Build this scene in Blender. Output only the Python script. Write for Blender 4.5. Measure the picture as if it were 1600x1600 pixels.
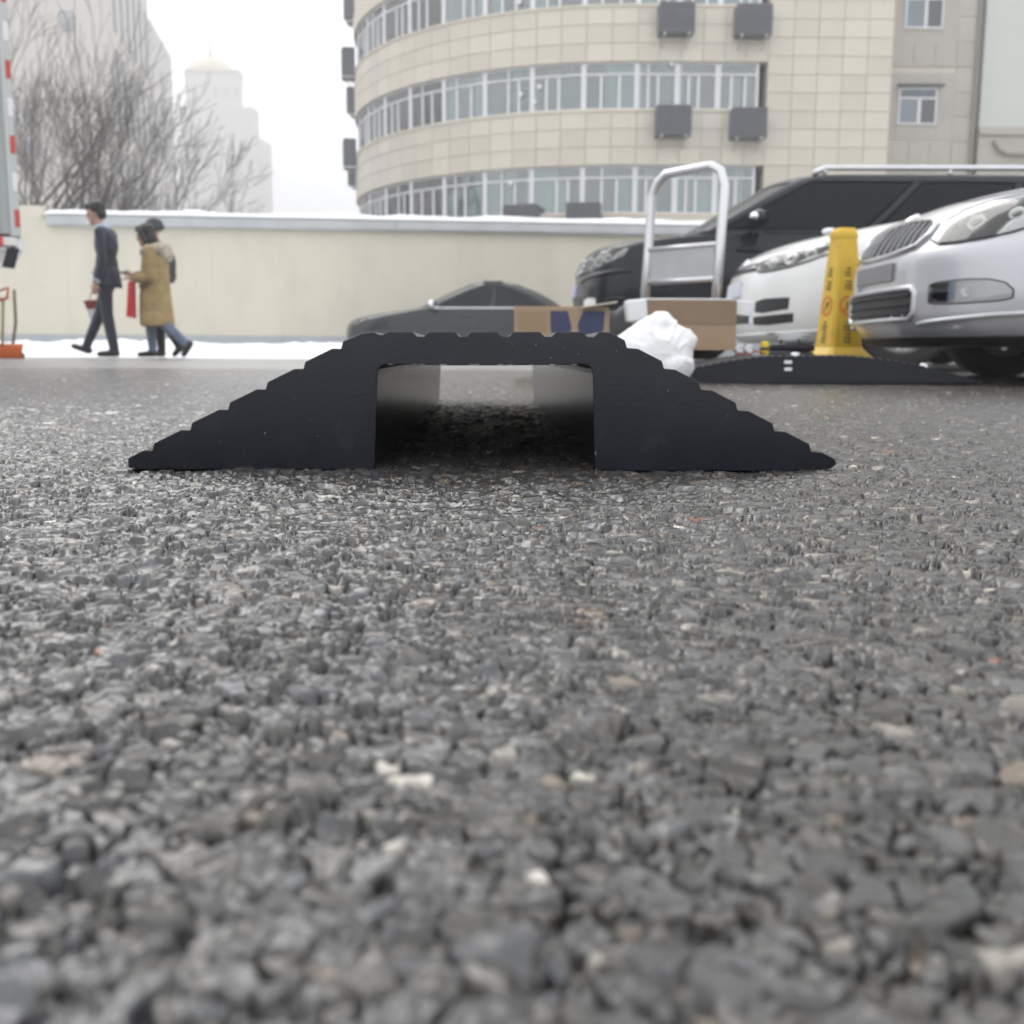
import bpy, bmesh, math, random
import numpy as np
from mathutils import Vector, Matrix
random.seed(7)
PI = math.pi
R = math.radians
scene = bpy.context.scene
for o in list(bpy.data.objects):
    bpy.data.objects.remove(o)
COL = scene.collection

# ------------------------------------------------------------------ camera
FPX, HZ, CAMH, ROLL = 1650.0, 553.0, 0.14, R(0.3)
PITCH = math.atan((800 - HZ) / FPX)
fw = Vector((0, math.cos(PITCH), -math.sin(PITCH)))
up0 = Vector((0, math.sin(PITCH), math.cos(PITCH)))
rt0 = Vector((1, 0, 0))
rt = rt0 * math.cos(ROLL) + up0 * math.sin(ROLL)
up = up0 * math.cos(ROLL) - rt0 * math.sin(ROLL)
CAMP = Vector((0, 0, CAMH))
cam = bpy.data.cameras.new('camera')
cam.sensor_width = 36
cam.lens = 36 * FPX / 1600
cam.clip_start = 0.02
cam.clip_end = 3000
cam.dof.use_dof = True
cam.dof.focus_distance = 1.03
cam.dof.aperture_fstop = 8.8
camo = bpy.data.objects.new('camera', cam)
COL.objects.link(camo)
M = Matrix((rt, up, -fw)).transposed().to_4x4()
M.translation = CAMP
camo.matrix_world = M
scene.camera = camo


def P(px, py, Y):
    """photo pixel -> point on the vertical plane y = Y"""
    d = rt * (px - 800) - up * (py - 800) + fw * FPX
    return CAMP + d * (Y / d.y)


# ------------------------------------------------------------------ world, sun, exposure
SUN_EL, SUN_AZ = R(46), R(-32)
world = bpy.data.worlds.new('World')
scene.world = world
world.use_nodes = True
wn = world.node_tree.nodes
wl = world.node_tree.links
bg = wn['Background']
sky = wn.new('ShaderNodeTexSky')
sky.sky_type = 'NISHITA'
sky.sun_disc = False
sky.sun_elevation = SUN_EL
sky.sun_rotation = SUN_AZ
sky.dust_density = 6
sky.air_density = 1.0
hsv = wn.new('ShaderNodeHueSaturation')
hsv.inputs['Saturation'].default_value = 0.12
wl.new(sky.outputs[0], hsv.inputs['Color'])
mixw = wn.new('ShaderNodeMixRGB')          # closed cloud deck over the clear sky
mixw.inputs[0].default_value = 0.85
wl.new(hsv.outputs[0], mixw.inputs[1])
mixw.inputs[2].default_value = (11.9, 12.0, 12.2, 1)
wl.new(mixw.outputs[0], bg.inputs['Color'])
bg.inputs['Strength'].default_value = 0.135
sun = bpy.data.lights.new('sun', 'SUN')
sun.energy = 1.1
sun.angle = R(35)
sun.color = (1, 0.97, 0.93)
suno = bpy.data.objects.new('sun', sun)
COL.objects.link(suno)
sd = Vector((math.sin(SUN_AZ) * math.cos(SUN_EL), math.cos(SUN_AZ) * math.cos(SUN_EL), math.sin(SUN_EL)))
suno.rotation_euler = sd.to_track_quat('Z', 'Y').to_euler()
scene.view_settings.view_transform = 'Standard'
scene.view_settings.look = 'None'
scene.view_settings.gamma = 1
scene.view_settings.exposure = 0.17
scene.cycles.max_bounces = 7
scene.cycles.diffuse_bounces = 3
scene.cycles.glossy_bounces = 4
scene.cycles.transmission_bounces = 6
scene.cycles.transparent_max_bounces = 10
scene.cycles.volume_bounces = 1
scene.cycles.use_denoising = True
scene.cycles.sample_clamp_indirect = 6


# ------------------------------------------------------------------ materials
def mat(name, col, rough=0.6, metal=0.0, spec=0.5, var=0.0, vscale=8.0, bump=0.0, bscale=60.0, coat=0.0,
        dirt=None, dirt_amt=0.0, dirt_scale=3.0, emit=None, sheen=0.0, stretch=(1, 1, 1)):
    m = bpy.data.materials.new(name)
    m.use_nodes = True
    n, l = m.node_tree.nodes, m.node_tree.links
    b = n['Principled BSDF']
    b.inputs['Base Color'].default_value = (*col, 1)
    b.inputs['Roughness'].default_value = rough
    b.inputs['Metallic'].default_value = metal
    b.inputs['Specular IOR Level'].default_value = spec
    b.inputs['Coat Weight'].default_value = coat
    b.inputs['Coat Roughness'].default_value = 0.06
    b.inputs['Sheen Weight'].default_value = sheen
    tc = n.new('ShaderNodeTexCoord')
    mp = n.new('ShaderNodeMapping')
    mp.inputs['Scale'].default_value = stretch
    l.new(tc.outputs['Object'], mp.inputs[0])
    src = None
    if var > 0:
        t = n.new('ShaderNodeTexNoise')
        t.inputs['Scale'].default_value = vscale
        t.inputs['Detail'].default_value = 6
        l.new(mp.outputs[0], t.inputs['Vector'])
        oi = n.new('ShaderNodeObjectInfo')
        ad = n.new('ShaderNodeMath')
        ad.operation = 'ADD'
        l.new(t.outputs['Fac'], ad.inputs[0])
        ml = n.new('ShaderNodeMath')
        ml.operation = 'MULTIPLY_ADD'
        l.new(oi.outputs['Random'], ml.inputs[0])
        ml.inputs[1].default_value = 0.35
        ml.inputs[2].default_value = -0.175
        l.new(ml.outputs[0], ad.inputs[1])
        mr = n.new('ShaderNodeMapRange')
        mr.inputs[1].default_value = 0.2
        mr.inputs[2].default_value = 0.8
        mr.inputs[3].default_value = 1 - var
        mr.inputs[4].default_value = 1 + var
        l.new(ad.outputs[0], mr.inputs[0])
        mx = n.new('ShaderNodeVectorMath')
        mx.operation = 'SCALE'
        mx.inputs[0].default_value = col
        l.new(mr.outputs[0], mx.inputs['Scale'])
        src = mx.outputs[0]
    if dirt is not None:
        t2 = n.new('ShaderNodeTexNoise')
        t2.inputs['Scale'].default_value = dirt_scale
        t2.inputs['Detail'].default_value = 9
        t2.inputs['Roughness'].default_value = 0.65
        l.new(mp.outputs[0], t2.inputs['Vector'])
        r2 = n.new('ShaderNodeMapRange')
        r2.inputs[1].default_value = 0.48
        r2.inputs[2].default_value = 0.75
        r2.inputs[3].default_value = 0
        r2.inputs[4].default_value = dirt_amt
        l.new(t2.outputs['Fac'], r2.inputs[0])
        mx2 = n.new('ShaderNodeMixRGB')
        l.new(r2.outputs[0], mx2.inputs[0])
        if src:
            l.new(src, mx2.inputs[1])
        else:
            mx2.inputs[1].default_value = (*col, 1)
        mx2.inputs[2].default_value = (*dirt, 1)
        src = mx2.outputs[0]
    if src:
        l.new(src, b.inputs['Base Color'])
    if bump > 0:
        t3 = n.new('ShaderNodeTexNoise')
        t3.inputs['Scale'].default_value = bscale
        t3.inputs['Detail'].default_value = 5
        l.new(mp.outputs[0], t3.inputs['Vector'])
        bp = n.new('ShaderNodeBump')
        bp.inputs['Strength'].default_value = bump
        bp.inputs['Distance'].default_value = 0.3 / bscale
        l.new(t3.outputs['Fac'], bp.inputs['Height'])
        l.new(bp.outputs[0], b.inputs['Normal'])
    if emit:
        b.inputs['Emission Color'].default_value = (*emit[0], 1)
        b.inputs['Emission Strength'].default_value = emit[1]
    return m


def glass_mat(name, tint=(0.85, 0.9, 0.92), rough=0.02, ior=1.5, boost=0.0):
    """thin pane: see-through with a Fresnel reflection"""
    m = bpy.data.materials.new(name)
    m.use_nodes = True
    n, l = m.node_tree.nodes, m.node_tree.links
    n.remove(n['Principled BSDF'])
    out = n['Material Output']
    tr = n.new('ShaderNodeBsdfTransparent')
    tr.inputs[0].default_value = (*tint, 1)
    gl = n.new('ShaderNodeBsdfGlossy')
    gl.inputs['Roughness'].default_value = rough
    fr = n.new('ShaderNodeFresnel')
    fr.inputs['IOR'].default_value = ior
    ad = n.new('ShaderNodeMath')
    ad.operation = 'ADD'
    ad.use_clamp = True
    ad.inputs[1].default_value = boost
    l.new(fr.outputs[0], ad.inputs[0])
    mx = n.new('ShaderNodeMixShader')
    l.new(ad.outputs[0], mx.inputs[0])
    l.new(tr.outputs[0], mx.inputs[1])
    l.new(gl.outputs[0], mx.inputs[2])
    l.new(mx.outputs[0], out.inputs['Surface'])
    return m


# ------------------------------------------------------------------ mesh helpers
def tag(o, label=None, cat=None, group=None, kind=None):
    if label: o['label'] = label
    if cat: o['category'] = cat
    if group: o['group'] = group
    if kind: o['kind'] = kind
    return o


def link(name, me, mats=None, parent=None):
    o = bpy.data.objects.new(name, me)
    COL.objects.link(o)
    if mats is not None and me is not None and len(me.materials) == 0:
        for m in (mats if isinstance(mats, (list, tuple)) else [mats]):
            me.materials.append(m)
    if parent: o.parent = parent
    return o


def empty(name, loc=(0, 0, 0), rz=0.0):
    o = bpy.data.objects.new(name, None)
    COL.objects.link(o)
    o.location = loc
    o.rotation_euler = (0, 0, rz)
    o.empty_display_size = 0.1
    return o


def place(o, loc=None, rz=None):
    if loc is not None: o.location = loc
    if rz is not None: o.rotation_euler = (0, 0, rz)
    return o


class MB:
    def __init__(s):
        s.v, s.f, s.m, s.mi = [], [], [], 0

    def add(s, vs, fs):
        b = len(s.v)
        s.v += [tuple(p) for p in vs]
        s.f += [tuple(i + b for i in f) for f in fs]
        s.m += [s.mi] * len(fs)
        return s

    def box(s, c, d, rot=None, bev=0.0):
        hx, hy, hz = d[0] / 2, d[1] / 2, d[2] / 2
        if bev <= 0:
            vs = [Vector((x, y, z)) for x in (-hx, hx) for y in (-hy, hy) for z in (-hz, hz)]
            fs = [(0, 1, 3, 2), (4, 6, 7, 5), (0, 4, 5, 1), (2, 3, 7, 6), (0, 2, 6, 4), (1, 5, 7, 3)]
        else:
            b = min(bev, hx * .9, hy * .9, hz * .9)
            bm = bmesh.new()
            bmesh.ops.create_cube(bm, size=1)
            bmesh.ops.scale(bm, vec=d, verts=bm.verts)
            bmesh.ops.bevel(bm, geom=bm.edges[:], offset=b, segments=2, affect='EDGES', profile=0.6)
            bm.verts.index_update()
            vs = [v.co.copy() for v in bm.verts]
            fs = [tuple(v.index for v in f.verts) for f in bm.faces]
            bm.free()
        if rot is not None: vs = [rot @ v for v in vs]
        return s.add([v + Vector(c) for v in vs], fs)

    def tube(s, pts, rad, n=8, caps=True):
        pts = [Vector(p) for p in pts]
        rads = rad if isinstance(rad, (list, tuple)) else [rad] * len(pts)
        vs, fs = [], []
        t0 = (pts[1] - pts[0]).normalized()
        a = t0.orthogonal().normalized()
        for i, p in enumerate(pts):
            if i == 0: t = t0
            elif i == len(pts) - 1: t = (p - pts[i - 1]).normalized()
            else: t = ((p - pts[i - 1]).normalized() + (pts[i + 1] - p).normalized()).normalized()
            a = (a - t * a.dot(t))
            a = a.normalized() if a.length > 1e-6 else t.orthogonal().normalized()
            b = t.cross(a)
            for k in range(n):
                w = 2 * PI * k / n
                vs.append(p + (a * math.cos(w) + b * math.sin(w)) * rads[i])
        for i in range(len(pts) - 1):
            for k in range(n):
                k2 = (k + 1) % n
                fs.append((i * n + k, i * n + k2, (i + 1) * n + k2, (i + 1) * n + k))
        if caps:
            fs.append(tuple(range(n - 1, -1, -1)))
            e = (len(pts) - 1) * n
            fs.append(tuple(e + k for k in range(n)))
        return s.add(vs, fs)

    def lathe(s, prof, n=24, c=(0, 0, 0), rot=None, ang=2 * PI):
        vs, fs = [], []
        for (r, z) in prof:
            for k in range(n):
                w = ang * k / n
                v = Vector((r * math.cos(w), r * math.sin(w), z))
                if rot is not None: v = rot @ v
                vs.append(v + Vector(c))
        for i in range(len(prof) - 1):
            for k in range(n):
                k2 = (k + 1) % n
                fs.append((i * n + k, i * n + k2, (i + 1) * n + k2, (i + 1) * n + k))
        return s.add(vs, fs)

    def prism(s, poly, y0, y1):
        """poly in x,z ; extruded along y"""
        n = len(poly)
        vs = [(p[0], y0, p[1]) for p in poly] + [(p[0], y1, p[1]) for p in poly]
        fs = [tuple(range(n)), tuple(range(2 * n - 1, n - 1, -1))]
        fs += [(i, i + n, (i + 1) % n + n, (i + 1) % n) for i in range(n)]
        return s.add(vs, fs)

    def ball(s, c, r, seg=14, rings=9, rot=None):
        rr = r if isinstance(r, (tuple, list)) else (r, r, r)
        vs, fs = [], []
        for i in range(rings + 1):
            th = PI * i / rings
            for k in range(seg):
                w = 2 * PI * k / seg
                v = Vector((rr[0] * math.sin(th) * math.cos(w), rr[1] * math.sin(th) * math.sin(w), rr[2] * math.cos(th)))
                if rot is not None: v = rot @ v
                vs.append(v + Vector(c))
        for i in range(rings):
            for k in range(seg):
                k2 = (k + 1) % seg
                fs.append((i * seg + k, (i + 1) * seg + k, (i + 1) * seg + k2, i * seg + k2))
        return s.add(vs, fs)

    def mesh(s, name, smooth=False, angle=None, fix=True):
        me = bpy.data.meshes.new(name)
        me.from_pydata(s.v, [], s.f)
        me.polygons.foreach_set('material_index', s.m)
        if fix:
            bm = bmesh.new()
            bm.from_mesh(me)
            bmesh.ops.remove_doubles(bm, verts=bm.verts, dist=1e-6)
            bmesh.ops.recalc_face_normals(bm, faces=bm.faces)
            bm.to_mesh(me)
            bm.free()
        if smooth:
            me.polygons.foreach_set('use_smooth', [True] * len(me.polygons))
            if angle:
                try: me.set_sharp_from_angle(angle=angle)
                except Exception: pass
        me.update()
        return me

    def build(s, name, mats, parent=None, smooth=False, angle=None, fix=True):
        return link(name, s.mesh(name, smooth, angle, fix), mats, parent)


def eval_mesh(o):
    dg = bpy.context.evaluated_depsgraph_get()
    return bpy.data.meshes.new_from_object(o.evaluated_get(dg))


def bevelled(o, w, seg=2, ang=30):
    m = o.modifiers.new('bevel', 'BEVEL')
    m.width = w
    m.segments = seg
    m.limit_method = 'ANGLE'
    m.angle_limit = R(ang)
    return o


# ------------------------------------------------------------------ ground profile
GY = [-50, 1.9, 3.0, 4.2, 5.5, 7.0, 9.0, 11.5, 12.5, 16, 4000]
GZ = [0, 0, .012, .028, .042, .052, .060, .064, .068, .07, .07]


def gz(y):
    return float(np.interp(y, GY, GZ))


# numpy noises
def h2(ix, iy, k):
    n = (ix.astype(np.int64) * 374761393 + iy.astype(np.int64) * 668265263 + k * 1442695041) & 0xffffffff
    n = ((n ^ (n >> 13)) * 1274126177) & 0xffffffff
    n = ((n ^ (n >> 16)) * 2246822519) & 0xffffffff
    n = n ^ (n >> 15)
    return (n & 0xffffff).astype(np.float64) / 0xffffff


def vnoise(x, y, k=0):
    ix, iy = np.floor(x), np.floor(y)
    fx, fy = x - ix, y - iy
    fx = fx * fx * (3 - 2 * fx)
    fy = fy * fy * (3 - 2 * fy)
    ix = ix.astype(np.int64)
    iy = iy.astype(np.int64)
    a, b, c, d = h2(ix, iy, k), h2(ix + 1, iy, k), h2(ix, iy + 1, k), h2(ix + 1, iy + 1, k)
    return (a + (b - a) * fx) * (1 - fy) + (c + (d - c) * fx) * fy


def cells(X, Y, c, k, aniso=True):
    ix, iy = np.floor(X / c).astype(np.int64), np.floor(Y / c).astype(np.int64)
    F1 = np.full(X.shape, 1e9)
    F2 = np.full(X.shape, 1e9)
    bx = np.zeros(X.shape, np.int64)
    by = np.zeros(X.shape, np.int64)
    cx = np.zeros(X.shape)
    cy = np.zeros(X.shape)
    for dx in (-1, 0, 1):
        for dy in (-1, 0, 1):
            jx, jy = ix + dx, iy + dy
            px = (jx + .5 + .85 * (h2(jx, jy, k) - .5)) * c
            py = (jy + .5 + .85 * (h2(jx, jy, k + 1) - .5)) * c
            ux, uy = X - px, Y - py
            if aniso:
                a = h2(jx, jy, k + 2) * PI
                s = .72 + .62 * h2(jx, jy, k + 3)
                ca, sa = np.cos(a), np.sin(a)
                vx, vy = (ux * ca + uy * sa) * s, (-ux * sa + uy * ca) / (s ** .4)
                w = .78 + .5 * h2(jx, jy, k + 4) ** 1.5
                d = np.sqrt(vx * vx + vy * vy) * w
            else:
                d = np.sqrt(ux * ux + uy * uy)
            lt = d < F1
            F2 = np.where(lt, F1, np.minimum(F2, d))
            F1 = np.where(lt, d, F1)
            bx = np.where(lt, jx, bx)
            by = np.where(lt, jy, by)
            cx = np.where(lt, px, cx)
            cy = np.where(lt, py, cy)
    return F1, F2, bx, by, cx, cy


def sstep(a, b, x):
    t = np.clip((x - a) / (b - a), 0, 1)
    return t * t * (3 - 2 * t)


# ------------------------------------------------------------------ asphalt
def road_material(name, vcol):
    m = bpy.data.materials.new(name)
    m.use_nodes = True
    n, l = m.node_tree.nodes, m.node_tree.links
    b = n['Principled BSDF']
    b.inputs['Roughness'].default_value = 0.25 if vcol else 0.33
    b.inputs['Specular IOR Level'].default_value = 0.85
    tc = n.new('ShaderNodeTexCoord')
    big = n.new('ShaderNodeTexNoise')
    big.inputs['Scale'].default_value = 1.3
    big.inputs['Detail'].default_value = 4
    l.new(tc.outputs['Object'], big.inputs['Vector'])
    fine = n.new('ShaderNodeTexNoise')
    fine.inputs['Scale'].default_value = 620
    fine.inputs['Detail'].default_value = 4
    l.new(tc.outputs['Object'], fine.inputs['Vector'])
    mr = n.new('ShaderNodeMapRange')
    mr.inputs[1].default_value = .3
    mr.inputs[2].default_value = .7
    mr.inputs[3].default_value = .9
    mr.inputs[4].default_value = 1.1
    l.new(big.outputs['Fac'], mr.inputs[0])
    mr2 = n.new('ShaderNodeMapRange')
    mr2.inputs[1].default_value = .3
    mr2.inputs[2].default_value = .7
    mr2.inputs[3].default_value = .72
    mr2.inputs[4].default_value = 1.28
    l.new(fine.outputs['Fac'], mr2.inputs[0])
    mu = n.new('ShaderNodeMath')
    mu.operation = 'MULTIPLY'
    l.new(mr.outputs[0], mu.inputs[0])
    l.new(mr2.outputs[0], mu.inputs[1])
    sc = n.new('ShaderNodeVectorMath')
    sc.operation = 'SCALE'
    l.new(mu.outputs[0], sc.inputs['Scale'])
    bp = n.new('ShaderNodeBump')
    if vcol:
        at = n.new('ShaderNodeAttribute')
        at.attribute_name = 'stone'
        l.new(at.outputs['Color'], sc.inputs[0])
        bp.inputs['Strength'].default_value = .3
        bp.inputs['Distance'].default_value = .0006
        l.new(fine.outputs['Fac'], bp.inputs['Height'])
    else:
        vo = n.new('ShaderNodeTexVoronoi')
        vo.inputs['Scale'].default_value = 95
        l.new(tc.outputs['Object'], vo.inputs['Vector'])
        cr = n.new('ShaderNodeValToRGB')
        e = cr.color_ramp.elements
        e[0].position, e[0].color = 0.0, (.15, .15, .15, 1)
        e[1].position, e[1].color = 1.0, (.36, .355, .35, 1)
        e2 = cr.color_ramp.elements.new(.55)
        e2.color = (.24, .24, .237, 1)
        sp = n.new('ShaderNodeSeparateColor')
        l.new(vo.outputs['Color'], sp.inputs[0])
        l.new(sp.outputs[0], cr.inputs[0])
        l.new(cr.outputs[0], sc.inputs[0])
        bp.inputs['Strength'].default_value = .08
        bp.inputs['Distance'].default_value = .003
        iv = n.new('ShaderNodeMath')
        iv.operation = 'MULTIPLY'
        iv.inputs[1].default_value = -1.0
        l.new(vo.outputs['Distance'], iv.inputs[0])
        l.new(iv.outputs[0], bp.inputs['Height'])
    l.new(sc.outputs[0], b.inputs['Base Color'])
    l.new(bp.outputs[0], b.inputs['Normal'])
    return m


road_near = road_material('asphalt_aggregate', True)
road_far = road_material('asphalt_far_sheen', False)  # far sheet: brightness of the grazing sheen put into its pale base colour

# base sheet to the horizon
ys = np.array([-12, 0, 1.9, 2.4, 3.0, 3.6, 4.2, 4.8, 5.5, 6.2, 7, 8, 9, 10.2, 11.5, 12.5, 16, 40, 120, 800, 2500])
xs = np.array([-2000, -300, -60, -20, -6, 0, 6, 20, 60, 300, 2000])
vs = [(x, y, gz(y) - float(np.interp(y, [6.2, 7.0], [.022, .001]))) for y in ys for x in xs]
nx = len(xs)
fs = [(j * nx + i, j * nx + i + 1, (j + 1) * nx + i + 1, (j + 1) * nx + i) for j in range(len(ys) - 1) for i in range(nx - 1)]
mb = MB().add(vs, fs)
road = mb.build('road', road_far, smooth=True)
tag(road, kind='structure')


def near_asphalt():
    NC = 800
    rows = [.15]
    while rows[-1] < 6.2:
        rows.append(rows[-1] * 1.003 + .00012)
    d = np.array(rows)
    NR = len(d)
    t = np.linspace(-1, 1, NC)
    X = t[None, :] * (.1 + .63 * d[:, None])
    Y = np.repeat(d[:, None], NC, 1)
    # irregular tessellation
    X = X + (h2(np.arange(NR)[:, None] + 0 * X.astype(int), np.arange(NC)[None, :] + 0 * X.astype(int), 91) - .5) * .5 * (1.26 * Y + .2) / NC
    wx = X + .0040 * (vnoise(X / .009, Y / .009, 5) - .5) + .0018 * (vnoise(X / .004, Y / .004, 15) - .5)
    wy = Y + .0040 * (vnoise(X / .009, Y / .009, 6) - .5) + .0018 * (vnoise(X / .004, Y / .004, 16) - .5)
    cs_, cl = .0068, .0140
    F1, F2, bx, by, cx, cy = cells(wx, wy, cs_, 20)
    G1, G2, lx, ly, dx_, dy_ = cells(wx, wy, cl, 120)
    g1, g2, ex, ey, fx_, fy_ = cells(wx, wy, .0030, 60)
    r = [h2(bx, by, 30 + i) for i in range(8)]
    q_ = [h2(lx, ly, 130 + i) for i in range(8)]
    # worn binder fills most joints; only some stay open and deep
    openj = sstep(.39, .58, vnoise(X / .013, Y / .013, 45) * .6 + vnoise(X / .0055, Y / .0055, 46) * .4)
    hs = (r[0] - .5) * .0021 + ((wx - cx) * (r[2] - .5) + (wy - cy) * (r[3] - .5)) * .17
    hs = hs - (.0007 + .0066 * openj) * (1 - sstep(0, .17 * cs_, F2 - F1)) ** 1.1
    hs = np.where(r[1] < .16, hs - .0036, hs)
    hl_ = .0007 + (q_[0] - .5) * .0020 + ((wx - dx_) * (q_[2] - .5) + (wy - dy_) * (q_[3] - .5)) * .13 + .0007 * (vnoise(X / .0042, Y / .0042, 49) - .5)
    hl_ = hl_ - .0052 * (1 - sstep(0, .16 * cl, G2 - G1)) ** 1.2
    hl_ = np.where(q_[1] < .5, hl_, -.05)
    q = h2(ex, ey, 70)
    small = -.0056 + (q - .5) * .0026 - .0014 * (1 - sstep(0, .0012, g2 - g1))
    H = np.maximum(np.maximum(hs, hl_), small) * 1.4
    big_ = hl_ >= np.maximum(hs, small)
    isstone = big_ | (hs >= small)
    H += .0007 * (vnoise(X / .0032, Y / .0032, 41) - .5) + .0005 * (vnoise(X / .0014, Y / .0014, 42) - .5)
    rx_, ry_ = X * .839 - Y * .545 + .011 * vnoise(X / .05, Y / .05, 50), X * .545 + Y * .839 + .011 * vnoise(X / .05, Y / .05, 51)
    sx_, sy_ = X * .454 + Y * .891, -X * .891 + Y * .454
    H += .0036 * (vnoise(rx_ / .085, ry_ / .085, 43) - .5) + .0018 * (vnoise(rx_ / .034, ry_ / .034, 44) - .5) + .0018 * (vnoise(sx_ / .027, sy_ / .027, 48) - .5)
    pitn = sstep(.68, .84, vnoise(rx_ / .022, ry_ / .022, 47))
    H -= .0048 * pitn
    H *= np.interp(Y, [1.5, 3, 6.2], [1, .5, .14])
    Zg = np.interp(Y, GY, GZ)
    Z = H + Zg
    # stone colours
    sel_ = lambda k: np.where(big_, q_[k], r[k])
    lum = .030 + .060 * sel_(4) ** 1.5
    rgb = np.stack([lum, lum, lum], -1)
    tint = sel_(5)
    rgb = rgb * np.where((tint > .70)[..., None], np.array([1.06, 1.0, .90]), 1) * np.where((tint < .25)[..., None], np.array([.95, .99, 1.07]), 1)
    u = sel_(6)
    rgb = np.where((u > .975)[..., None], np.array([.24, .225, .20]), rgb)
    rgb = np.where(((u > .958) & (u <= .975))[..., None], np.array([.15, .12, .09]), rgb)
    rgb = np.where((u < .0005)[..., None], np.array([.22, .09, .055]), rgb)
    rgb = np.where((u > .9965)[..., None], np.array([.50, .48, .43]), rgb)
    ls = (.035 + .06 * h2(ex, ey, 72))[..., None] * np.array([1.0, .98, .95])
    rgb = np.where(isstone[..., None], rgb, ls)
    bd = np.where(big_, sstep(.02 * cl, .12 * cl, G2 - G1), sstep(.02 * cs_, .16 * cs_, F2 - F1))
    binder = (1 - openj * (1 - bd) * .9 - .3 * (1 - bd))[..., None]
    binder = np.clip(binder, 0, 1)
    rgb = np.array([.012, .0115, .0115]) * (1 - binder) + rgb * binder
    side = (sstep(-.6, .8, X / (.3 + .4 * Y)))[..., None]      # dustier brown towards the parking bays
    rgb = rgb * (np.array([1.0, 1.0, 1.02]) * (1 - side) + np.array([1.03, .97, .88]) * side)
    rgb = rgb * np.interp(Y, [1.6, 3.5, 6.2], [1, 1.5, 2.1])[..., None]      # grazing sheen put into the stone colour, paler with distance
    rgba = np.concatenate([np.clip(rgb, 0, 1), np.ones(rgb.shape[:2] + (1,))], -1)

    # faces
    idx = np.arange(NR * NC).reshape(NR, NC)
    quads = np.stack([idx[:-1, :-1], idx[:-1, 1:], idx[1:, 1:], idx[1:, :-1]], -1).reshape(-1, 4)
    sid = np.where(big_, lx * 100003 + ly + 5 * 10**10, bx * 100003 + by)
    sid = np.where(isstone, sid, -1)
    fsid = sid[:-1, :-1].reshape(-1)
    V = np.stack([X, Y, Z], -1).reshape(-1, 3)
    C = rgba.reshape(-1, 4)
    # the 300 stones that show largest in view
    fy = Y[:-1, :-1].reshape(-1)
    fxx = X[:-1, :-1].reshape(-1)
    vis = (np.abs(fxx) < .5 * fy) & (fy > .225) & (fy < .8) & (fsid >= 0)
    cellA = ((1.26 * fy + .2) / NC) * (fy * .003 + .00012)
    ids, inv = np.unique(fsid[vis], return_inverse=True)
    score = np.bincount(inv, weights=cellA[vis] / fy[vis] ** 3)
    pick = set(ids[np.argsort(-score)[:300]].tolist())
    pk = np.array(sorted(pick))
    sel = np.isin(fsid, pk)

    def mk(name, q, parent):
        uq, inv2 = np.unique(q.reshape(-1), return_inverse=True)
        me = bpy.data.meshes.new(name)
        me.vertices.add(len(uq))
        me.vertices.foreach_set('co', V[uq].astype(np.float32).reshape(-1))
        me.loops.add(len(q) * 4)
        me.loops.foreach_set('vertex_index', inv2.astype(np.int32).reshape(-1))
        me.polygons.add(len(q))
        me.polygons.foreach_set('loop_start', (np.arange(len(q)) * 4).astype(np.int32))
        me.polygons.foreach_set('use_smooth', np.ones(len(q), bool))
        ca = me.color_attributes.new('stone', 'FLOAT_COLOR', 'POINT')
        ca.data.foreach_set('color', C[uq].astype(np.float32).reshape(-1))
        me.update(calc_edges=True)
        return link(name, me, road_near, parent)
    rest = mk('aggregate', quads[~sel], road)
    tag(rest, kind='stuff')
    qs, ss = quads[sel], fsid[sel]
    order = np.argsort(ss, kind='stable')
    qs, ss = qs[order], ss[order]
    cuts = np.flatnonzero(np.diff(ss)) + 1
    for grp in np.split(qs, cuts):
        mk('stone', grp, road)


near_asphalt()

# ------------------------------------------------------------------ shared materials
M_rub = mat('black_rubber', (.0026, .0040, .0105), .21, spec=.40, var=.3, vscale=9, bump=.05, bscale=160,
            dirt=(.035, .036, .042), dirt_amt=.30, dirt_scale=16)
M_rub2 = mat('dark_rubber', (.0075, .0088, .0145), .5, spec=.35, var=.2, vscale=10, bump=.2, bscale=120)
M_speck = mat('rubber_flash', (.35, .35, .36), .5)
M_wall = mat('cream_paint', (.615, .575, .48), .75, var=.04, vscale=.7, bump=.15, bscale=30,
             dirt=(.43, .40, .33), dirt_amt=.4, dirt_scale=1.3, stretch=(1, 1, .45))
M_band = mat('grey_blue_skirting', (.37, .40, .42), .7, var=.08, vscale=2)
M_gutter = mat('galvanised_coping', (.42, .44, .45), .45, metal=.35, var=.12, vscale=3)
M_snow = mat('snow', (.88, .90, .93), .6, var=.03, vscale=4, bump=.5, bscale=14, dirt=(.55, .55, .56), dirt_amt=.35, dirt_scale=2.2)
M_stone = mat('cream_stone', (.63, .58, .495), .6, var=.11, vscale=.35, bump=.05, bscale=20,
              dirt=(.52, .47, .41), dirt_amt=.3, dirt_scale=.5)
M_stone2 = mat('grey_stone', (.46, .43, .39), .65, var=.10, vscale=.35, dirt=(.32, .28, .24), dirt_amt=.5, dirt_scale=.5)
M_joint = mat('joint_mortar', (.55, .52, .455), .8, var=.1, vscale=1)
M_upvc = mat('white_window_frame', (.72, .73, .76), .35)
M_pane = glass_mat('window_glass', (.74, .83, .83), .03, 1.52, .13)
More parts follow.
